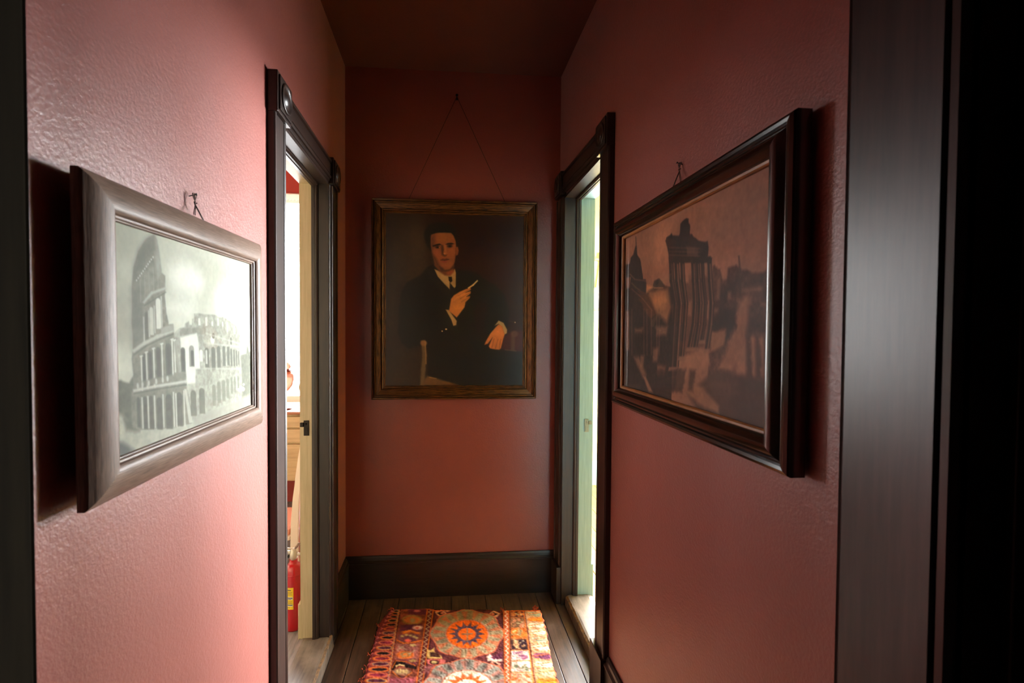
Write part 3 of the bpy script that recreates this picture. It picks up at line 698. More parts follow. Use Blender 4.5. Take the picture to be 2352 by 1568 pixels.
def sitter():
    c = Canvas(380, 474, [(172, 166), (1172, 188), (1156, 1420), (164, 1418)], (38, 22, 17), 41)
    bk = (25, 22, 17)
    c.poly([(160, 150), (450, 160), (500, 560), (300, 700), (240, 1100), (420, 1200), (420, 1430), (150, 1430)], (46, 37, 27), .9, 26)
    c.ell(390, 480, 110, 230, (60, 46, 32), .7, 26); c.ell(900, 520, 260, 240, (40, 20, 14), .8, 40); c.ell(880, 330, 300, 130, (28, 14, 13), .7, 30)
    c.poly([(420, 1150), (520, 1360), (520, 1430), (160, 1430), (250, 1180)], (44, 33, 22), .8, 16)
    # chair
    c.line([(836, 775), (900, 775), (932, 800), (944, 860), (930, 920), (915, 1030)], 34, (58, 48, 36), 1, 3); c.line([(845, 780), (905, 785), (930, 830), (918, 930)], 10, (82, 68, 50), .8, 2)
    c.poly([(1030, 1040), (1160, 1020), (1160, 1180), (1000, 1160)], (56, 22, 18), .95, 4); c.line([(1090, 1040), (1086, 1160)], 30, (70, 50, 38), .9, 3); c.ell(1100, 1045, 26, 22, (78, 54, 42), .8, 3)
    c.line([(1030, 1162), (1110, 1172)], 8, (110, 84, 60), .7, 1.5)
    # coat
    c.poly([(470, 560), (510, 540), (560, 560), (640, 600), (690, 575), (830, 600), (870, 640), (960, 690), (1030, 760), (1060, 880), (1050, 1000), (1040, 1060), (960, 1010), (880, 1120), (900, 1150), (1150, 1180), (1160, 1420),
            (700, 1420), (470, 1370), (465, 1140), (400, 1130), (330, 1150), (280, 1110), (255, 1030), (262, 900), (280, 740), (320, 670), (420, 620)], bk, 1, 3)
    c.poly([(838, 790), (895, 795), (905, 870), (880, 960), (905, 1080), (860, 1110), (820, 1000), (800, 880)], (30, 19, 14), .9, 4)
    c.poly([(560, 1130), (900, 1160), (1150, 1190), (1150, 1420), (700, 1420)], (22, 19, 15), .8, 8)
    c.poly([(470, 570), (530, 620), (620, 720), (640, 800), (560, 720), (480, 640)], (33, 29, 23), .8, 5)
    # shirt and tie
    c.poly([(520, 575), (560, 590), (632, 612), (668, 572), (676, 600), (674, 700), (664, 714), (632, 672), (630, 720), (590, 680), (545, 630)], (150, 118, 76), 1, 1.6)
    c.poly([(540, 600), (632, 640), (628, 700), (580, 655)], (170, 136, 92), .7, 3); c.line([(632, 640), (630, 718)], 4, (90, 68, 44), .9, 1)
    c.poly([(622, 630), (646, 630), (650, 660), (638, 672), (624, 656)], (20, 15, 14), 1, 1.2); c.poly([(634, 695), (664, 712), (680, 740), (650, 760), (632, 740)], (22, 18, 16), 1, 2)
    # head (frame of reference scaled from the face study)
    fx = lambda x, y: ((140+x/11.2)*3.135, (70+y/11.2)*3.135)
    P = lambda L: [fx(*q) for q in L]
    c.poly(P([(290, 1180), (420, 1330), (560, 1430), (700, 1430), (790, 1330), (800, 1180), (700, 900), (300, 900)]), (96, 52, 30), 1, 2.5)
    c.poly(P([(30, 400), (60, 260), (160, 120), (340, 60), (560, 60), (740, 130), (850, 250), (880, 420), (890, 640), (860, 800), (200, 800), (110, 680), (60, 540)]), (24, 21, 17), 1, 3)
    c.poly(P([(850, 700), (900, 690), (925, 790), (900, 900), (850, 920)]), (122, 66, 40), 1, 1.6)
    c.poly(P([(215, 380), (340, 335), (560, 325), (720, 335), (790, 400), (845, 540), (860, 700), (840, 900), (820, 1080), (760, 1220), (640, 1300), (500, 1300), (390, 1220), (300, 1090), (240, 880), (200, 640), (200, 480)]), (124, 70, 40), 1, 2)
    c.poly(P([(400, 345), (720, 345), (760, 450), (700, 560), (560, 590), (400, 580), (330, 450)]), (134, 80, 42), .8, 5)
    c.poly(P([(205, 420), (300, 380), (300, 600), (240, 860), (205, 640)]), (82, 46, 32), .75, 4)
    c.poly(P([(240, 860), (330, 960), (420, 1160), (520, 1260), (460, 1290), (330, 1150), (260, 980)]), (66, 38, 27), .85, 4)
    c.poly(P([(430, 1200), (560, 1290), (700, 1270), (780, 1160), (790, 1240), (660, 1330), (480, 1320)]), (56, 34, 22), .85, 3)
    c.ell(*fx(360, 840), 22, 26, (136, 72, 50), .7, 6); c.ell(*fx(720, 840), 24, 34, (140, 74, 40), .7, 7); c.ell(*fx(560, 1180), 26, 12, (138, 76, 44), .7, 4)
    c.poly(P([(240, 660), (330, 625), (430, 605), (480, 640), (400, 660), (260, 690)]), (36, 24, 18), 1, 1.2); c.poly(P([(580, 630), (640, 590), (730, 585), (815, 610), (760, 630), (640, 640)]), (34, 22, 18), 1, 1.2)
    c.ell(*fx(370, 700), 19, 10, (62, 36, 28), .9, 2); c.ell(*fx(690, 670), 21, 12, (58, 34, 30), .9, 2)
    c.ell(*fx(375, 702), 9, 5.5, (26, 18, 15), 1, 1); c.ell(*fx(690, 674), 9, 6, (26, 18, 15), 1, 1); c.ell(*fx(420, 706), 3, 2.5, (176, 128, 86), 1, .8)
    c.poly(P([(470, 640), (520, 650), (540, 760), (530, 860), (560, 900), (520, 930), (480, 900), (470, 780)]), (62, 36, 28), .9, 2.4)
    c.poly(P([(540, 640), (600, 650), (605, 760), (620, 870), (570, 900), (530, 860), (550, 760)]), (146, 86, 48), .95, 2); c.ell(*fx(555, 865), 6, 4, (186, 118, 78), .9, 1.2)
    c.poly(P([(520, 930), (560, 905), (625, 890), (600, 930), (560, 950)]), (72, 38, 24), .9, 1.5)
    c.poly(P([(445, 1035), (500, 990), (560, 1000), (610, 985), (680, 1010), (640, 1035), (560, 1045)]), (82, 38, 28), 1, 1.3); c.poly(P([(465, 1045), (560, 1048), (650, 1035), (610, 1100), (540, 1110), (490, 1085)]), (124, 56, 42), 1, 1.5)
    c.line(P([(450, 1035), (560, 1046), (675, 1018)]), 4, (54, 26, 20), 1, 1)
    c.poly(P([(600, 1350), (760, 1280), (790, 1340), (700, 1430), (620, 1430)]), (140, 70, 40), .7, 3)
    # raised hand with brush
    sk = (170, 104, 52)
    c.poly([(600, 868), (622, 870), (680, 950), (676, 980), (655, 985), (640, 940)], (150, 122, 82), 1, 1.5)
    c.poly([(624, 880), (640, 790), (660, 765), (700, 740), (745, 720), (780, 710), (785, 722), (745, 745), (782, 735), (782, 750), (750, 775), (778, 770), (775, 785), (745, 815), (738, 850), (700, 900), (680, 925), (650, 900)], sk, 1, 1.6)
    for a, b in (((690, 770), (780, 716)), ((705, 790), (782, 742)), ((715, 812), (776, 775))): c.line([a, b], 5, (116, 66, 34), .7, 1.2)
    c.ell(680, 850, 22, 40, (190, 120, 56), .6, 6, rot=.5); c.line([(664, 800), (690, 775), (730, 750)], 10, (190, 122, 68), .6, 3)
    c.line([(766, 712), (800, 690), (832, 658)], 10, (196, 164, 110), 1, 1.2); c.ell(574, 1024, 5, 5, (220, 190, 140), 1, 1); c.ell(603, 1010, 7, 5, (225, 196, 150), 1, 1)
    # resting hand
    c.poly([(955, 985), (985, 948), (1020, 965), (1046, 1015), (1044, 1040), (1028, 1050), (1010, 1000), (985, 972)], (150, 122, 82), 1, 1.5)
    c.poly([(960, 1000), (985, 975), (1012, 990), (1028, 1050), (1015, 1090), (1000, 1150), (988, 1160), (960, 1158), (920, 1150), (912, 1135), (940, 1070), (905, 1115), (880, 1125), (890, 1100), (925, 1040)], (168, 98, 50), 1, 1.6)
    for a, b in (((950, 1080), (935, 1145)), ((978, 1085), (960, 1152)), ((1000, 1085), (988, 1150))): c.line([a, b], 5, (104, 58, 32), .7, 1.3)
    c.ell(985, 1030, 22, 30, (188, 114, 62), .6, 6)
    # chair arm, lower left, seat
    c.line([(436, 1100), (446, 1200), (436, 1300), (428, 1410)], 30, (86, 70, 46), 1, 2.5); c.ell(440, 1110, 24, 20, (122, 88, 56), .95, 2.5); c.line([(452, 1100), (456, 1260)], 6, (150, 116, 78), .7, 1.5)
    c.poly([(465, 1350), (560, 1375), (690, 1415), (420, 1415)], (92, 64, 36), .9, 3, .8); c.line([(480, 1358), (530, 1368)], 5, (150, 116, 70), .8, 1.2)
    c.ell(1104, 962, 4, 4, (190, 170, 140), 1, .8); c.line([(1060, 950), (1100, 960)], 4, (70, 50, 38), .5, 1.5)
    c.grain(.07, .08); return c

M['print_grey'] = attrmat('grey_photographic_print', 1, .6, .3)
M['print_sepia'] = attrmat('sepia_photographic_print', 1, .5, .4)
M['oilpaint'] = attrmat('varnished_oil_paint', 1, .38, .5, .25, 500)
M['oak'] = wood('grey_brown_fumed_oak', (84, 68, 58), (158, 132, 116), .42, (3, 60, 1), 9, uv=True, bstr=.35, lo=.3, hi=.7)
M['ebony'] = wood('ebonised_polished_wood', (20, 12, 8), (44, 26, 16), .18, spec=.8, grain=(5, 26, 1), sc=6, uv=True, bstr=.03, coat=.5, coatr=.08)
M['slip'] = wood('gilt_inner_slip', (110, 66, 30), (168, 108, 54), .4, (3, 30, 1), 6, uv=True, bstr=.1)
M['gilt'] = wood('dark_worn_gilding', (40, 24, 14), (150, 98, 48), .30, (3, 26, 1), 6, uv=True, bstr=.15, lo=.36, hi=.80)
M['gilt'].node_tree.nodes['Principled BSDF'].inputs['Metallic'].default_value = .45
M['glaze'] = glassmat('picture_glass', (1, 1, 1), .03)
M['backing'] = plain('brown_backing_paper', (84, 62, 44), .9)

def wire_hanger(parent, hook, N, lo1, lo2, T, nailname, label):
    """nail with a twist of picture wire, two strands running down to the frame"""
    hook = Vector(hook); N = Vector(N); T = Vector(T); Z = Vector((0, 0, 1))
    nb = bmesh.new(); d = (N+Z*.35).normalized()
    tube(nb, [hook-N*.004, hook+d*.016], .0012, 8); lathe(nb, [(0, .0165), (.0026, .016), (.0026, .0148), (.0012, .0145)], hook, tuple(d), 12)
    n = obj(nailname, nb, M['iron']); tag(n, label, 'nail')
    wb = bmesh.new(); k = hook+d*.008; kn = k-Z*.013+N*.001
    tube(wb, [kn, k+T*.006-Z*.004, k+T*.0085+Z*.001, k+T*.001+Z*.002, k-T*.003-Z*.002, kn], .0009, 6)
    tube(wb, [kn, k+T*.002+Z*.003, k-T*.007+Z*.002, k-T*.005-Z*.005, kn], .0009, 6)
    tube(wb, [kn, kn-Z*.007], .0014, 6)
    b = kn-Z*.007
    tube(wb, [b, b-T*.004+Z*.006], .0009, 6); tube(wb, [b, b+T*.008+Z*.006], .0009, 6)
    for lo in (lo1, lo2):
        lo = Vector(lo); tube(wb, [b, lo], .0008, 6); tube(wb, [b+T*.003, lo+T*.005], .0008, 6)
    obj('hanging_wire', wb, M['wire'], parent)

def shift_tilt(o_root, axis, ang):
    o_root.rotation_mode = 'AXIS_ANGLE'; o_root.rotation_axis_angle = (ang, *axis)

# ---- left picture: hangs a little proud of the wall and slightly askew
LP = dict(y0=.650, y1=1.225, z0=1.165, z1=1.627)
root = empty('framed_photograph', (XL+.004, (LP['y0']+LP['y1'])/2, LP['z0']), 'grey-brown oak frame with pale grey photograph of a ruined amphitheatre on left wall', 'picture')
o = (XL+.004, LP['y0'], LP['z1']); w, h = LP['y1']-LP['y0'], LP['z1']-LP['z0']
prof = [(.024, 0), (.024, .013), (0, .015), (0, .0245), (.0015, .0270), (.004, .0285)]+[(.004+.038*q/8, .0285+.0125*math.sin(PI*.5*(q/8)**.8)) for q in range(1, 9)]+[(.046, .0395), (.0495, .0360), (.0500, .0320), (.0515, .0330), (.0540, .0325), (.0560, .0295), (.0575, .0290), (.0585, .0260), (.0585, 0)]
frame_mesh(prof, o, (0, 1, 0), (0, 0, -1), w, h, (1, 0, 0), M['oak'], root)
i = .0575; cv = colosseum()
paint_sheet('print', cv, (XL+.0285, LP['y0']+i, LP['z1']-i), (0, 1, 0), (0, 0, -1), w-2*i, h-2*i, M['print_grey'], root, gain=(.9, .9, .88))
sheet('glass', (XL+.030, LP['y0']+i, LP['z1']-i), (0, 1, 0), (0, 0, -1), w-2*i, h-2*i, (1, 0, 0), .0015, M['glaze'], root)
sheet('backing_board', (XL+.024, LP['y0']+i, LP['z1']-i), (0, 1, 0), (0, 0, -1), w-2*i, h-2*i, (1, 0, 0), .002, M['backing'], root)
root.rotation_euler = (.008, 0, -.014); root.location.x += .0045
wire_hanger(root, (XL, .966, 1.676), (1, 0, 0), (XL+.014, .951, 1.636), (XL+.014, .990, 1.628), (0, 1, 0), 'picture_nail', 'small nail above the oak frame on the left wall, wound with picture wire')
# ---- right picture
RP = dict(y0=.722, y1=1.536, z0=1.165, z1=1.783)
root = empty('framed_photograph', (XR-.004, (RP['y0']+RP['y1'])/2, RP['z0']), 'glossy black frame with dark sepia photograph of ruined columns on right wall', 'picture')
o = (XR-.008, RP['y1'], RP['z1']); w, h = RP['y1']-RP['y0'], RP['z1']-RP['z0']
prof = [(0, 0), (0, .026), (.003, .031), (.009, .034), (.015, .033), (.018, .029), (.022, .029), (.030, .037), (.038, .041), (.046, .041), (.053, .036), (.057, .029), (.060, .024), (.060, 0)]
frame_mesh(prof, o, (0, -1, 0), (0, 0, -1), w, h, (-1, 0, 0), M['ebony'], root)
prof = [(.058, .006), (.058, .0250), (.064, .0235), (.067, .0200), (.067, .006)]
frame_mesh(prof, o, (0, -1, 0), (0, 0, -1), w, h, (-1, 0, 0), M['slip'], root, 'inner_slip')
i = .066; cv = ruins()
paint_sheet('print', cv, (XR-.022, RP['y1']-i, RP['z1']-i), (0, -1, 0), (0, 0, -1), w-2*i, h-2*i, M['print_sepia'], root, gain=(2.2, 2.0, 1.9))
sheet('glass', (XR-.0235, RP['y1']-i, RP['z1']-i), (0, -1, 0), (0, 0, -1), w-2*i, h-2*i, (-1, 0, 0), .0015, M['glaze'], root)
sheet('backing_board', (XR-.018, RP['y1']-i, RP['z1']-i), (0, -1, 0), (0, 0, -1), w-2*i, h-2*i, (-1, 0, 0), .002, M['backing'], root)
wire_hanger(root, (XR, 1.156, 1.846), (-1, 0, 0), (XR-.018, 1.182, 1.780), (XR-.018, 1.130, 1.788), (0, -1, 0), 'picture_nail', 'small nail above the glossy black frame on the right wall')
# ---- portrait
PX0, PX1, PZ0, PZ1 = -.372, .490, 1.052, 2.090
root = empty('framed_portrait', ((PX0+PX1)/2, D-.012, PZ0), 'dark portrait of a seated man in black suit, worn gilt frame, on end wall', 'painting')
o = (PX0, D-.010, PZ1); w, h = PX1-PX0, PZ1-PZ0
prof = [(0, 0), (0, .020), (.003, .024), (.010, .022), (.012, .018), (.014, .026), (.017, .030), (.020, .029), (.022, .023), (.024, .022), (.026, .025), (.040, .018), (.050, .014), (.0515, .011), (.0525, .018), (.056, .021), (.059, .019), (.060, .014), (.062, .017), (.066, .017), (.068, .012), (.071, .012), (.073, .008), (.073, 0)]
frame_mesh(prof, o, (1, 0, 0), (0, 0, -1), w, h, (0, -1, 0), M['gilt'], root)
i = .072; cv = sitter()
paint_sheet('canvas', cv, (PX0+i, D-.020, PZ1-i), (1, 0, 0), (0, 0, -1), w-2*i, h-2*i, M['oilpaint'], root, gain=(1.45, 1.32, 1.25))
sheet('stretcher_back', (PX0+i, D-.014, PZ1-i), (1, 0, 0), (0, 0, -1), w-2*i, h-2*i, (0, 1, 0), .004, M['backing'], root)
wb = bmesh.new(); hk = Vector((.063, D-.010, 2.632))
for x in (-.19, .325): tube(wb, [hk, (x, D-.012, PZ1-.01)], .0012, 6)
lathe(wb, [(0, -.006), (.006, -.005), (.007, 0), (.005, .006), (0, .007)], hk-Vector((0, 0, .012)), (0, 0, 1), 12)
obj('hanging_wire', wb, M['wire'], root)
nb = bmesh.new(); lathe(nb, [(.0015, 0), (.0015, .012), (.006, .013), (.007, .017), (0, .019)], (.063, D, 2.636), (0, -1, 0), 16)
tag(obj('picture_nail', nb, M['iron']), 'round-headed nail high on the end wall holding the portrait wires', 'nail')

# ------------------------------------------------------------------ rug
def rug():
    X0, X1, Y0, Y1 = -.37, .53, 1.20, 2.33; RY = 1.76       # the drawing covers RY..Y1, the rest repeats
    w = 300; px = (X1-X0)/w; hv = int(round((Y1-RY)/px))
    cor = RUGC
    c = Canvas(w, hv, cor, (60, 24, 26), 61)
    org = (214, 106, 30); sal = (196, 96, 66); gry = (150, 140, 116); pur = (74, 28, 44); brn = (70, 32, 24); crm = (214, 196, 150)
    pink = (206, 110, 104); teal = (136, 150, 132); yel = (210, 150, 56)
    # left scalloped border
    c.poly([(430, 568), (500, 568), (430, 1300), (130, 1300), (250, 980), (325, 720)], (110, 42, 44), 1, 1)
    for k in range(17):
        t = k/16; y = 600+t**1.25*640; xl = 440-t*270; xr = 512-t*92; xm = (xl+xr)/2+8; hw = (xr-xl)/2; s = 13+t*14
        c.ell(xm, y, hw*.86, s*.95, org if k % 2 else sal, .95, 1.2); c.ell(xm, y, hw*.72, s*.72, (gry if k % 3 == 0 else sal), .8, 1)
        c.ell(xm, y, hw*.60, s*.52, (pur, (34, 22, 20), (120, 34, 52))[k % 3 if k > 4 else 1], 1, 1.2, tex=.2)
        c.line([(xl-2, y-s*.4), (xl+10, y), (xl-4, y+s*.4)], 6, pink, .9, 1)
    c.line([(505, 575), (455, 900), (410, 1250)], 8, org, 1, 1)
    for k in range(24):
        t = k/23; y = 590+t*640; x = 505-t*.0-(y-590)*.148; c.line([(x-14, y), (x-2, y+13), (x-14, y+26)], 4, gry, .8, 1)
    # left inner panel with flowers and tulips
    c.poly([(520, 575), (742, 585), (700, 880), (640, 1290), (415, 1290), (470, 880)], (128, 62, 44), 1, 1, 0, .2)
    c.poly([(585, 578), (740, 588), (735, 632), (580, 630)], (92, 34, 50), 1, 2); c.ell(655, 600, 26, 10, pink, .8, 2)
    c.ell(612, 675, 86, 42, (150, 112, 60), 1, 2, tex=.2); c.ell(612, 675, 66, 30, (196, 106, 50), 1, 2); c.ell(618, 680, 22, 20, (150, 132, 96), .9, 2)
    c.poly([(515, 720), (700, 710), (690, 770), (505, 770)], (96, 40, 58), 1, 2); c.ell(660, 740, 42, 18, (232, 180, 160), 1, 2, tex=.15); c.ell(655, 744, 14, 7, (190, 70, 60), 1, 1.5)
    c.poly([(530, 775), (600, 758), (680, 790), (670, 800), (600, 775), (540, 800)], (226, 120, 34), 1, 2)
    c.poly([(500, 800), (665, 800), (655, 860), (495, 860)], (104, 52, 60), 1, 2)
    for x, y in ((530, 815), (565, 805), (600, 808), (630, 818), (650, 828)): c.ell(x, y, 15, 9, (178, 150, 92), 1, 1.4)
    c.ell(578, 850, 28, 14, (226, 90, 70), 1, 1.5); c.line([(490, 850), (540, 875), (640, 862), (690, 850)], 9, org, 1, 1.2)
    c.poly([(485, 880), (672, 880), (660, 1010), (475, 1010)], (150, 84, 76), 1, 2, 0, .2)
    c.ell(620, 890, 26, 9, (200, 180, 110), .9, 1.5); c.ell(555, 970, 72, 34, (214, 104, 36), 1, 2); c.ell(560, 965, 46, 22, (142, 112, 80), 1, 2); c.ell(560, 968, 22, 14, (224, 110, 30), 1, 1.5)
    for a in ((490, 930, 540, 900), (530, 990, 640, 930), (500, 900, 560, 925)): c.line([(a[0], a[1]), (a[2], a[3])], 7, (170, 150, 120), .8, 1.4)
    c.poly([(470, 1010), (660, 1010), (650, 1060), (460, 1070)], (120, 54, 62), 1, 2); c.ell(620, 1020, 34, 12, (176, 140, 80), .9, 1.5)
    c.line([(450, 1090), (470, 1045), (530, 1036), (570, 1062), (640, 1075)], 26, (30, 18, 16), 1, 1.5); c.line([(445, 1082), (480, 1020), (560, 1026), (640, 1058)], 6, org, 1, 1)
    c.line([(480, 1065), (510, 1055), (545, 1060)], 11, (210, 186, 120), 1, 1.2)
    c.ell(530, 1112, 74, 28, (150, 110, 84), 1, 2); 
    for x in (490, 515, 540, 565): c.ell(x, 1108, 9, 16, (200, 170, 110), 1, 1.2)
    c.poly([(470, 1140), (530, 1165), (590, 1140), (530, 1152)], (40, 22, 20), 1, 1.4); c.line([(450, 1115), (530, 1178), (610, 1115)], 6, org, 1, 1)
    c.poly([(415, 1160), (640, 1160), (630, 1290), (405, 1290)], (150, 70, 84), .9, 3, 0, .25)
    # zigzag strips
    def zig(xt, xb, base, zc, w2, edge):
        c.line([(xt, 585), (xb, 1290)], w2*2, base, 1, 1.2)
        for k in range(38):
            y = 590+k*18; t = (y-585)/705; x = xt+(xb-xt)*t; y2 = y+18; x2 = xt+(xb-xt)*(y2-585)/705; s = 1 if k % 2 else -1
            c.line([(x-s*w2*.6, y), (x2+s*w2*.6, y2)], 5, zc, .95, 1)
        c.line([(xt-w2-3, 585), (xb-w2-3, 1290)], 8, edge, 1, 1); c.line([(xt+w2+3, 585), (xb+w2+3, 1290)], 8, edge, 1, 1)
    zig(768, 664, (92, 34, 34), (178, 156, 120), 22, org)
    # centre field and medallions
    c.poly([(805, 590), (1365, 600), (1400, 1290), (712, 1290)], (86, 38, 40), 1, 1, 0, .15)
    def tulip(x, y, s, f=1):
        c.poly([(x-60*s*f, y-10), (x, y-34*s), (x+44*s*f, y-6), (x+64*s*f, y+22*s), (x+26*s*f, y+30*s), (x-30*s*f, y+26*s)], (222, 160, 130), .95, 1.2)
        c.poly([(x-44*s*f, y-4), (x, y-22*s), (x+30*s*f, y), (x-6, y+18*s)], (52, 28, 26), 1, 1.2); c.ell(x+6*f, y-3, 15*s, 8*s, (226, 130, 110), 1, 1)
    tulip(860, 620, .9); tulip(1300, 630, .9, -1); tulip(900, 590, .5)
    def med(cx, cy, rx, ry, ring, inner, core, spikes):
        k = 8; pts = []
        for q in range(40):
            t = 2*PI*q/40; r = 1+.045*math.cos(8*t); pts.append((cx+rx*r*math.cos(t), cy+ry*r*math.sin(t)))
        c.poly(pts, sal, 1, 1.2)
        c.poly([(cx+(x-cx)*.96, cy+(y-cy)*.96) for x, y in pts], ring, 1, 1.2, 0, .15)
        for q in range(18):
            t = 2*PI*q/18+.1; a0 = .10
            p = [(cx+rx*.93*math.cos(t-a0), cy+ry*.93*math.sin(t-a0)), (cx+rx*.93*math.cos(t+a0), cy+ry*.93*math.sin(t+a0)), (cx+rx*.62*math.cos(t+.03), cy+ry*.62*math.sin(t+.03)), (cx+rx*.62*math.cos(t-.03), cy+ry*.62*math.sin(t-.03))]
            c.poly(p, spikes, .9, 1.6)
        c.ell(cx, cy, rx*.60, ry*.60, (190, 110, 90), 1, 1.2); c.ell(cx, cy, rx*.565, ry*.565, inner, 1, 1.2, tex=.1)
        for q in range(14):
            t = 2*PI*q/14; w2 = .13
            c.poly([(cx+rx*.28*math.cos(t-w2*2), cy+ry*.28*math.sin(t-w2*2)), (cx+rx*.50*math.cos(t), cy+ry*.50*math.sin(t)), (cx+rx*.28*math.cos(t+w2*2), cy+ry*.28*math.sin(t+w2*2))], core, 1, 1.2)
        c.ell(cx, cy, rx*.33, ry*.33, core, 1, 1.2); c.ell(cx, cy, rx*.245, ry*.245, inner, 1, 1.2)
    med(1075, 792, 308, 206, (150, 130, 100), (226, 96, 22), (84, 60, 76), (188, 104, 70))
    c.line([(1078, 742), (1078, 850)], 10, (140, 110, 96), 1, 1.2); c.line([(1035, 795), (1120, 790)], 9, (140, 110, 96), 1, 1.2)
    # lower corners of the first medallion and the second one
    c.poly([(740, 920), (770, 930), (800, 905), (800, 940), (860, 975), (868, 1000), (755, 1000), (735, 985)], (200, 160, 92), 1, 1.2); c.poly([(762, 945), (830, 945), (852, 985), (765, 985)], (64, 34, 26), 1, 1.2)
    c.poly([(730, 1005), (860, 1000), (895, 1010), (888, 1055), (840, 1040), (800, 1060), (745, 1045)], (196, 96, 88), 1, 1.2); c.ell(800, 1030, 42, 20, (64, 30, 28), 1, 1.3); c.ell(800, 1030, 24, 12, (206, 176, 110), 1, 1.2)
    c.poly([(712, 1060), (830, 1070), (790, 1120), (712, 1120)], (150, 84, 84), 1, 2, 0, .2)
    tulip(1300, 1050, 1.0, -1); c.poly([(1240, 985), (1260, 960), (1300, 985), (1370, 1000), (1370, 1020), (1250, 1020)], (230, 196, 176), 1, 1.4); c.poly([(1270, 990), (1370, 940), (1372, 1000), (1300, 1005)], (88, 36, 56), 1, 1.5)
    med(1075, 1232, 372, 234, (140, 132, 120), (216, 206, 180), (220, 96, 44), (176, 112, 96))
    for q in range(12):
        t = 2*PI*q/12; c.ell(1075+300*math.cos(t), 1232+186*math.sin(t), 24, 14, (70, 58, 56), .8, 3, rot=t, tex=.3)
    zig(1405, 1418, (196, 92, 60), (236, 214, 190), 18, (222, 110, 40))
    # right inner panel
    c.poly([(1440, 592), (1545, 592), (1650, 1290), (1448, 1290)], (190, 110, 60), 1, 1, 0, .25)
    pats = [(600, 650, (70, 34, 40), (200, 116, 60)), (660, 740, (120, 84, 56), (206, 130, 96)), (745, 830, (214, 106, 40), (150, 120, 80)), (840, 925, (48, 26, 32), (216, 160, 110)), (935, 1015, (216, 180, 170), (130, 70, 100)), (1025, 1110, (222, 190, 176), (110, 110, 84)), (1120, 1280, (226, 160, 130), (200, 96, 40))]
    rr = random.Random(3)
    for ya, yb, c1, c2 in pats:
        xl = 1446; xr = 1545+(ya-592)*.14; c.poly([(xl, ya), (xr, ya), (xr+10, yb), (xl, yb)], c1, 1, 1.5, 0, .2)
        for q in range(9): c.ell(rr.uniform(xl+12, xr-10), rr.uniform(ya+10, yb-10), rr.uniform(10, 22), rr.uniform(6, 12), c2, .9, 1.6, rot=rr.uniform(-.8, .8))
        for q in range(3): c.ell(rr.uniform(xl+12, xr-10), rr.uniform(ya+10, yb-10), 8, 5, crm, .8, 1.2)
    c.line([(1552, 600), (1650, 1290)], 9, (220, 120, 50), 1, 1.2)
    # right scalloped border
    c.poly([(1560, 590), (1690, 590), (1740, 780), (1790, 1010), (1850, 1290), (1660, 1290), (1610, 900)], (190, 140, 104), 1, 1)
    for k in range(11):
        t = k/10; y = 625+t**1.15*640; xl = 1570+(y-592)*.14; xr = 1700+(y-592)*.23; s = 24+t*14
        body = ((150, 148, 116), (222, 116, 30), (206, 200, 170), (190, 186, 160), (150, 150, 128), (206, 190, 166), (110, 56, 86), (196, 176, 160))[k % 8]
        c.poly([(xl, y), (xl+24, y-s*.7), (xr-22, y-s*.8), (xr-4, y-s*.4), (xr-2, y+s*.4), (xr-22, y+s*.8), (xl+24, y+s*.5)], body, 1, 1.6, .2, .2)
        c.poly([(xl+8, y+s*.5), (xl+60, y+s*.42), (xl+60, y+s*.62)], (226, 112, 40), .9, 1.5); c.line([(xl+4, y), (xr-14, y-s*.66), (xr+4, y-s*.2), (xr+4, y+s*.2), (xr-14, y+s*.66)], 6, (226, 116, 56), .9, 1)
        c.ell(xr+2, y, 10, s*.34, (214, 92, 60), .9, 1.4)
    c.line([(430, 575), (740, 580), (820, 600), (930, 590)], 8, (214, 100, 50), 1, 1.2); c.line([(1240, 590), (1540, 596), (1690, 592)], 8, (222, 100, 40), 1, 1.2)
    c.grain(.16, .10)
    # full rug image: drawing + repeat towards the camera (period = medallion spacing)
    per = int(round(.352/px)); H2 = int(round((Y1-Y0)/px)); im = np.zeros((H2, w, 3)); im[:hv] = c.im[:hv]
    for r in range(hv, H2): im[r] = im[r-per]
    c.im = im; c.h = H2
    # outline with scalloped long edges
    yy = Y1-(np.arange(H2)+.5)*px; xx = X0+(np.arange(w)+.5)*px; XX, YY = np.meshgrid(xx, yy)
    xl = np.interp(YY, [1.2, 1.77, 1.83, 1.98, 2.19, 2.31], [-.333, -.326, -.318, -.312, -.306, -.262])+.005*np.abs(np.sin((YY-1.2)*PI/.030))-.003
    xr = np.interp(YY, [1.2, 1.77, 1.90, 2.07, 2.24], [.462, .462, .462, .482, .490])+.006*np.abs(np.sin((YY-1.2)*PI/.055))
    n = vnoise(H2, w, 9, 77); top = np.interp(XX, [-.27, -.05, .03, .10, .2, .26, .45, .49], [2.303, 2.292, 2.272, 2.276, 2.268, 2.252, 2.246, 2.252])
    keep = (XX > xl+(n-.5)*.008) & (XX < xr+(n-.5)*.006) & (YY < top+(n-.5)*.008)
    z = .009+(vnoise(H2, w, 2.5, 91, 2)-.5)*.0045+(vnoise(H2, w, 40, 92, 2)-.5)*.006
    lum = c.im.mean(-1); z = z+(lum-lum.mean())/255*.002
    edge = np.minimum(np.minimum(XX-xl, xr-XX), top-YY); z = z*np.clip(edge/.010+.25, .25, 1)+.0012
    return paint_sheet('rug', c, (X0, Y1, 0), (1, 0, 0), (0, -1, 0), w*px, H2*px, M['wool'], None, gain=(1.0, 1.0, 1.0), zf=z, keep=keep)
RUGC = [(0, 0)]*4
def proj(P):
    d = Vector(P)-Vector((0, 0, 1.41)); z = d.dot(fw); return 1176-72.69+1050*d.dot(rt)/z, 784-1050*d.dot(up)/z
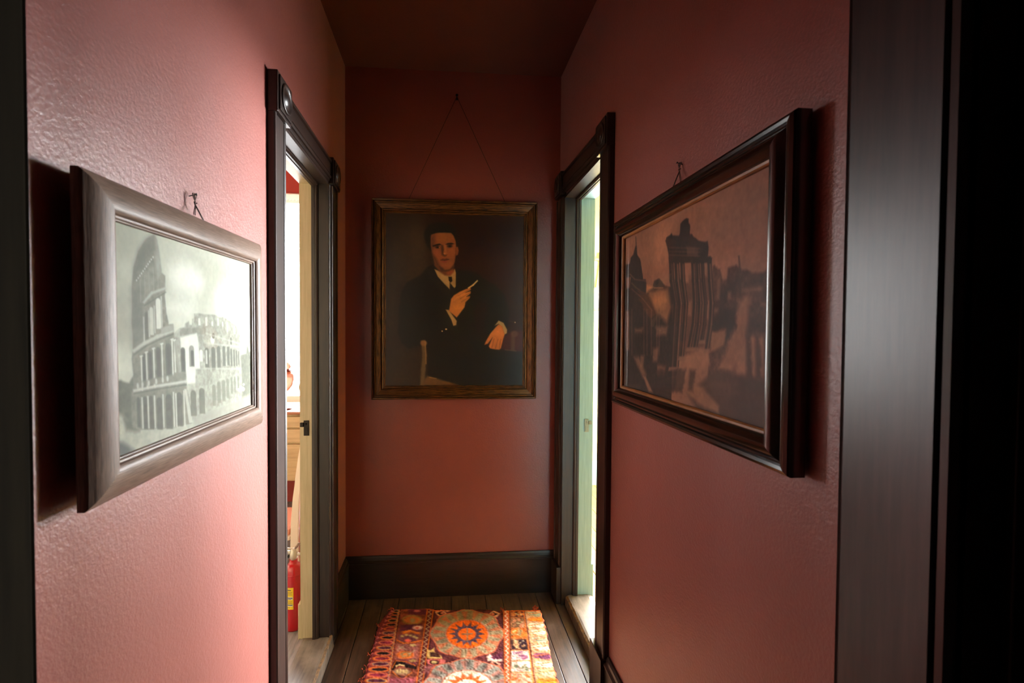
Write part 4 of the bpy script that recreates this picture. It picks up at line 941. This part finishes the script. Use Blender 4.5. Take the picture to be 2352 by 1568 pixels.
# corners of the drawing sheet in the units of the pattern study
RUGC = [((lambda q: ((q[0]-780)*3.675, (q[1]-1240)*3.675))(proj(p))) for p in ((-.37, 2.33, .01), (.53, 2.33, .01), (.53, 1.76, .01), (-.37, 1.76, .01))]
M['wool'] = attrmat('hooked_wool', 1, .95, .1, .5, 700)
rg = rug(); tag(rg, 'hooked wool rug with orange sunburst medallions and scalloped borders on the dark floorboards', 'rug')
# loose yarn tufts at corners and left edge
tb = bmesh.new(); rnd = random.Random(8)
for cx, cy, n, sp in ((.470, 2.250, 26, .020), (.300, 2.254, 12, .014), (-.262, 2.298, 8, .012), (-.309, 2.17, 6, .014), (-.312, 2.10, 4, .02), (-.316, 1.99, 6, .02), (-.322, 1.90, 5, .02), (-.326, 1.83, 8, .016)):
    for k in range(n):
        p = Vector((cx+rnd.uniform(-sp, sp)*.5, cy+rnd.uniform(-sp, sp), .010)); a = rnd.uniform(0, 2*PI); L = rnd.uniform(.006, .014)
        tube(tb, [p, p+Vector((math.cos(a)*L*.5, math.sin(a)*L*.5, .004)), p+Vector((math.cos(a)*L, math.sin(a)*L, -.004))], .0011, 5)
M['yarn'] = paint('red_yarn', (186, 84, 62), .2, .95, .1, 0)
tu = obj('loose_yarn', tb, M['yarn'], rg); tu['label'] = 'loose red yarn ends'; tu['kind'] = 'stuff'

# ------------------------------------------------------------------ fire extinguisher on the left room floor
M['exred'] = plain('red_enamel', (176, 8, 20), .28, 0, .5, .3)
M['alu'] = plain('cast_metal', (200, 190, 172), .4, .6)
M['black'] = plain('black_rubber', (30, 27, 26), .5)
M['labely'] = plain('yellow_label', (238, 204, 30), .5)
M['ink'] = plain('dark_print', (70, 66, 80), .6)
M['labelw'] = plain('white_label_band', (222, 220, 214), .5)
ex, ey, ez, R = -.688, 2.150, FL, .0385
root = empty('fire_extinguisher', (ex, ey, ez), 'red fire extinguisher with yellow label standing just inside the left doorway', 'fire extinguisher')
b = bmesh.new(); lathe(b, [(0, 0), (R*.92, 0), (R, .006), (R, .262), (R*.97, .275), (R*.84, .290), (R*.60, .300), (R*.46, .303), (R*.46, .318), (0, .318)], (ex, ey, ez), seg=48)
lathe(b, [(R+.0004, .252), (R+.0012, .254), (R+.0012, .257), (R+.0004, .259)], (ex, ey, ez), seg=48); obj('cylinder', b, M['exred'], root)
def wrap(bm, a0, a1, z0, z1, r, mi=0, n=14):
    A = []
    for i in range(n+1):
        a = a0+(a1-a0)*i/n; A.append((bm.verts.new((ex+r*math.cos(a), ey+r*math.sin(a), z0)), bm.verts.new((ex+r*math.cos(a), ey+r*math.sin(a), z1))))
    for p, q in zip(A, A[1:]):
        f = bm.faces.new((p[0], q[0], q[1], p[1])); f.material_index = mi
ac = math.radians(-98)
b = bmesh.new(); a0, a1 = ac-.92, ac+.42; wrap(b, a0, a1, ez+.105, ez+.205, R+.0006)
wrap(b, a0+.05, a1-.08, ez+.150, ez+.163, R+.0009, 1); wrap(b, a0+.05, a1-.08, ez+.120, ez+.129, R+.0009, 1)
lb = obj('label', b, [M['labely'], M['labelw']], root); lb['label'] = 'yellow instruction label'
b = bmesh.new()
for z, hh, u0, u1 in ((.194, .004, .3, .8), (.184, .0016, .2, .9), (.178, .0016, .2, .86), (.172, .0016, .25, .9), (.158, .004, .12, .92), (.152, .002, .15, .8), (.143, .0014, .15, .9), (.138, .0014, .15, .85), (.134, .0014, .15, .9), (.126, .004, .1, .92), (.114, .0016, .15, .7)):
    wrap(b, a0+(a1-a0)*u0, a0+(a1-a0)*u1, ez+z-hh/2, ez+z+hh/2, R+.0012)
obj('label_print', b, M['ink'], lb)
b = bmesh.new(); lathe(b, [(0, .312), (.013, .312), (.014, .322), (.017, .326), (.017, .348), (.012, .356), (.012, .366), (0, .368)], (ex, ey, ez), seg=24)
tube(b, [(ex+.01, ey, ez+.340), (ex+.036, ey-.002, ez+.343)], .0065, 12); box(b, ex-.030, ex+.010, ey-.009, ey+.009, ez+.346, ez+.358, bev=.003); obj('valve', b, M['alu'], root)
b = bmesh.new(); tube(b, [(ex+.006, ey, ez+.362), (ex-.02, ey, ez+.366), (ex-.060, ey, ez+.372), (ex-.100, ey, ez+.366)], [.0055, .006, .006, .005], 10); obj('lever', b, M['alu'], root)
b = bmesh.new(); tube(b, [(ex-.010, ey, ez+.350), (ex-.045, ey, ez+.334), (ex-.085, ey, ez+.310), (ex-.100, ey, ez+.305)], [.0055, .006, .006, .005], 10); obj('carry_handle', b, M['alu'], root)
b = bmesh.new(); q = Vector((ex+.004, ey, ez+.362)); tube(b, [q, q+Vector((.008, 0, .010))], .004, 8); tube(b, [q+Vector((.006, 0, .008)), q+Vector((.022, 0, .030))], .0072, 4); obj('safety_clip', b, plain('brown_clip', (122, 96, 82), .5), root)
b = bmesh.new(); tube(b, [(ex-.016, ey, ez+.336), (ex-.04, ey+.004, ez+.318), (ex-.052, ey+.006, ez+.27), (ex-.050, ey+.006, ez+.12)], .0065, 10); obj('hose', b, M['black'], root)

# ------------------------------------------------------------------ dresser with lamp and pieces on it
M['tan'] = wood('tan_painted_wood', (176, 150, 104), (202, 176, 128), .5, (1, 12, 12), 4, bstr=.06)
M['browntop'] = wood('brown_table_top', (140, 84, 50), (176, 112, 72), .35, (1, 12, 12), 5)
DX0, DX1, DY0, DY1, DZ = -1.75, -.80, 3.30, 3.74, .838
root = empty('dresser', ((DX0+DX1)/2, (DY0+DY1)/2, FL), 'tan painted dresser with brown top standing under the bright window of the left room', 'dresser')
b = bmesh.new(); box(b, DX0, DX1, DY0+.02, DY1, .34, DZ-.022, bev=.002); obj('body', b, M['tan'], root)
b = bmesh.new(); box(b, DX0-.03, DX1+.03, DY0-.015, DY1, DZ-.022, DZ, bev=.006); obj('top', b, M['browntop'], root)
for za, zb in ((.720, .800), (.612, .712), (.345, .604)):
    for xa, xb in ((DX0+.015, (DX0+DX1)/2-.004-.0), ((DX0+DX1)/2+.004, DX1-.015)):
        d = bmesh.new(); box(d, xa, xb, DY0, DY0+.022, za+.004, zb, bev=.003); dr = obj('drawer', d, M['tan'], root)
        k = bmesh.new(); lathe(k, [(.006, 0), (.006, .008), (.014, .014), (.015, .02), (.010, .026), (0, .027)], ((xa+xb)/2+(.14 if xa < -1.3 else .10), DY0, (za+zb)/2), (0, -1, 0), 20); obj('knob', k, M['iron'], dr, True)
for x in (DX0+.04, DX1-.04):
    for y in (DY0+.05, DY1-.04):
        l = bmesh.new(); lathe(l, [(.014, FL), (.018, FL+.02), (.014, .12), (.022, .22), (.024, .342)], (x, y, 0), seg=16); obj('leg', l, M['tan'], root)
# oil lamp
M['peach'] = glassmat('peach_glass', (.96, .70, .52), .1, .6)
mt, nt, bb = newmat('peach_opal_glass'); bb.inputs['Base Color'].default_value = (*lin((244, 196, 160)), 1); bb.inputs['Roughness'].default_value = .2; bb.inputs['Transmission Weight'].default_value = .35; bb.inputs['Subsurface Weight'].default_value = .0
M['peach'] = mt
M['copper'] = plain('dark_copper', (112, 60, 44), .35, .7)
lx, ly = -1.170, 3.40
root = empty('oil_lamp', (lx, ly, DZ), 'peach glass oil lamp with dark metal foot standing on the dresser', 'lamp')
b = bmesh.new(); lathe(b, [(0, 0), (.072, 0), (.074, .006), (.060, .014), (.030, .022), (.018, .040), (.013, .075), (.016, .105), (.03, .118), (.02, .122), (0, .122)], (lx, ly, DZ), seg=36); obj('foot', b, M['copper'], root)
b = bmesh.new(); lathe(b, [(.02, .112), (.050, .135), (.080, .175), (.090, .215), (.088, .250), (.070, .272), (.02, .276)], (lx, ly, DZ), seg=36); obj('font', b, M['peach'], root)
b = bmesh.new(); lathe(b, [(0, .272), (.04, .274), (.078, .276), (.080, .280), (.055, .290), (.03, .296), (0, .298)], (lx, ly, DZ), seg=36); obj('burner', b, M['copper'], root)
b = bmesh.new(); lathe(b, [(.050, .288), (.068, .300), (.066, .325), (.045, .345), (.028, .37), (.024, .42), (.022, .50)], (lx, ly, DZ), seg=36); obj('chimney', b, M['peach'], root)
# green glass vase
mt, nt, bb = newmat('pale_green_glass'); bb.inputs['Base Color'].default_value = (*lin((206, 232, 204)), 1); bb.inputs['Roughness'].default_value = .15; bb.inputs['Transmission Weight'].default_value = .4
vx, vy = -1.000, 3.46
root = empty('glass_vase', (vx, vy, DZ), 'pale green glass vase with a dark rim half hidden by the door jamb', 'vase')
b = bmesh.new(); lathe(b, [(0, 0), (.035, 0), (.038, .006), (.016, .02), (.014, .06), (.035, .09), (.062, .135), (.068, .165), (.055, .190), (.045, .20)], (vx, vy, DZ), seg=32); obj('bowl', b, mt, root, True)
b = bmesh.new(); lathe(b, [(.043, .198), (.050, .202), (.038, .245), (.028, .262), (.02, .262), (.03, .24), (.040, .205)], (vx, vy, DZ), seg=32); obj('rim', b, M['copper'], root, True)
# cord looping in front of the window
M['lace'] = M['valance'] = None
mt, nt, bb = newmat('thin_white_cotton'); bb.inputs['Base Color'].default_value = (*lin((240, 236, 226)), 1); bb.inputs['Roughness'].default_value = .9
tl = nd(nt, 'ShaderNodeBsdfTranslucent'); tl.inputs[0].default_value = (.85, .83, .76, 1); mx = nd(nt, 'ShaderNodeMixShader'); mx.inputs[0].default_value = .5
nt.links.new(bb.outputs[0], mx.inputs[1]); nt.links.new(tl.outputs[0], mx.inputs[2]); nt.links.new(mx.outputs[0], nt.nodes['Material Output'].inputs[0]); M['valance'] = mt; M['lace'] = bpy.data.materials['white_cotton']
cb = bmesh.new(); pts = []
for i in range(26):
    t = i/25; pts.append((-1.36+t*.46, 3.68, 2.165-.02*math.cos(t*3.0)-.14*(t**1.3)+.05*math.sin(t*PI)))
tube(cb, pts, .0022, 6); tag(obj('blind_cord', cb, plain('dark_cord', (70, 64, 60), .7)), 'thin dark cord looping across the bright window', 'cord')
# lace edged roller blind at the window head
lb = bmesh.new(); n = 40; x0, x1 = -1.90, -.90; zt, zb = 2.484, 2.428; prf = [(x1, zt), (x0, zt)]
for i in range(n*4+1):
    t = i/(n*4); prf.append((x0+(x1-x0)*t, zb+.010*abs(math.cos(i/4*PI))))
lb = prism(bmesh.new(), prf, (0, 3.722, 0), (1, 0, 0), (0, 0, 1), (0, 1, 0), 0, .0015)
root = tag(obj('window_valance', lb, M['valance']), 'short white valance with scalloped edge across the head of the bright window', 'valance')
rb = bmesh.new(); tube(rb, [(x0-.03, 3.722, zt-.004), (x1+.03, 3.722, zt-.004)], .005, 12); obj('rod', rb, M['white'], root)

# ------------------------------------------------------------------ cream chair inside the left room
M['chair'] = paint('cream_chair_paint', (236, 222, 200), .04, .4, .5, .05)
M['cushion'] = paint('terracotta_cushion', (196, 132, 104), .08, .9, .2, .3, 400)
M['khaki'] = paint('khaki_paint', (160, 142, 92), .05, .5)
cx, cy = -1.06, 2.82                               # low chair, its back towards the doorway side
root = empty('side_chair', (cx, cy, FL), 'cream painted chair with curved rear posts behind the fire extinguisher', 'chair')
def post(y, dx):
    b = bmesh.new(); P0 = [(-.735, .90), (-.762, .81), (-.790, .717), (-.810, .593), (-.826, .46), (-.834, .32), (-.836, .20), (-.832, .10), (-.824, FL)]
    n = len(P0); V = []
    for k, (x, z) in enumerate(P0):
        wd = (.012, .014, .016, .017, .019, .022, .023, .022, .020)[k]; V.append([b.verts.new((x+dx+a*wd, y+c*.015, z)) for a, c in ((-1, -1), (1, -1), (1, 1), (-1, 1))])
    for p, q in zip(V, V[1:]):
        for t in range(4): b.faces.new((p[t], p[(t+1) % 4], q[(t+1) % 4], q[t]))
    b.faces.new(V[0]); b.faces.new(V[-1][::-1]); bmesh.ops.recalc_face_normals(b, faces=b.faces[:])
    bmesh.ops.bevel(b, geom=[e for e in b.edges if abs(e.verts[0].co.z-e.verts[1].co.z) > .02], offset=.004, segments=2, affect='EDGES'); return b
for y, dx in ((2.64, 0), (3.00, -.10)): obj('rear_leg', post(y, dx), M['chair'], root, 'angle')
for y in (2.64, 2.98):
    l = bmesh.new(); lathe(l, [(.011, FL), (.015, FL+.04), (.017, .18), (.020, .24)], (-1.24, y, 0), seg=16); obj('front_leg', l, M['chair'], root)
b = bmesh.new(); box(b, -1.27, -.86, 2.62, 3.00, .225, .250, bev=.008); obj('seat', b, M['chair'], root)
b = bmesh.new(); box(b, -1.25, -.865, 2.635, 2.98, .250, .285, bev=.014); obj('cushion', b, M['cushion'], root)
for z, x in ((.86, -.747), (.70, -.793), (.54, -.817)):
    s = bmesh.new(); prism(s, [(-.006, -.022), (.006, -.022), (.006, .022), (-.006, .022)], (x, 2.655, z), (1, 0, 0), (0, 0, 1), Vector((-.10, .36, 0)).normalized(), 0, .345); obj('back_rail', s, M['chair'], root)
for y in (2.64, 2.98):
    s = bmesh.new(); tube(s, [(-1.24, y, .13), (-.85-.1*(y > 2.8), y, .13)], .008, 10); obj('stretcher', s, M['chair'], root)
# small box stool
root = empty('footstool', (-1.10, 3.11, FL), 'low khaki box stool with a white padded top beyond the cream chair', 'stool')
b = bmesh.new(); box(b, -1.26, -1.012, 3.06, 3.20, FL+.012, .085, bev=.006); obj('box', b, M['khaki'], root)
b = bmesh.new(); box(b, -1.27, -1.002, 3.05, 3.21, .085, .118, bev=.012); obj('padded_top', b, M['chair'], root)
for x in (-1.24, -1.03):
    for y in (3.08, 3.18):
        l = bmesh.new(); lathe(l, [(0, FL), (.013, FL), (.013, FL+.014), (0, FL+.014)], (x, y, 0), seg=12); obj('foot', l, M['iron'], root)

# ------------------------------------------------------------------ picture on the yellow wall
M['oakpale'] = wood('honey_coloured_wood', (176, 122, 62), (214, 160, 92), .4, (2, 30, 1), 6, uv=True)
root = empty('wall_picture', (1.62, 3.99, 1.62), 'pale print in a honey-coloured frame hanging on the yellow wall', 'picture')
prof = [(0, 0), (0, .018), (.004, .022), (.022, .020), (.028, .012), (.028, 0)]
PW = (1.29, 1.505, 1.600, 2.065)
frame_mesh(prof, (PW[0], 3.996, PW[3]), (1, 0, 0), (0, 0, -1), PW[1]-PW[0], PW[3]-PW[2], (0, -1, 0), M['oakpale'], root)
sheet('mount', (PW[0]+.027, 3.994, PW[3]-.027), (1, 0, 0), (0, 0, -1), PW[1]-PW[0]-.054, PW[3]-PW[2]-.054, (0, -1, 0), .006, M['lace'], root)
root = tag(obj('slanting_frame_side', box(bmesh.new(), -.012, .012, -.008, .008, 0, .32, bev=.002), M['oakpale'], None, origin=(0, 0, 0)), 'slanting honey-coloured strip standing in for the tilted left side of the picture frame', 'lath')
root.location = (1.355, 3.982, 1.80); root.rotation_euler = (0, math.radians(8), 0)  # separate strip added as a stand-in for the slanting left side of the frame
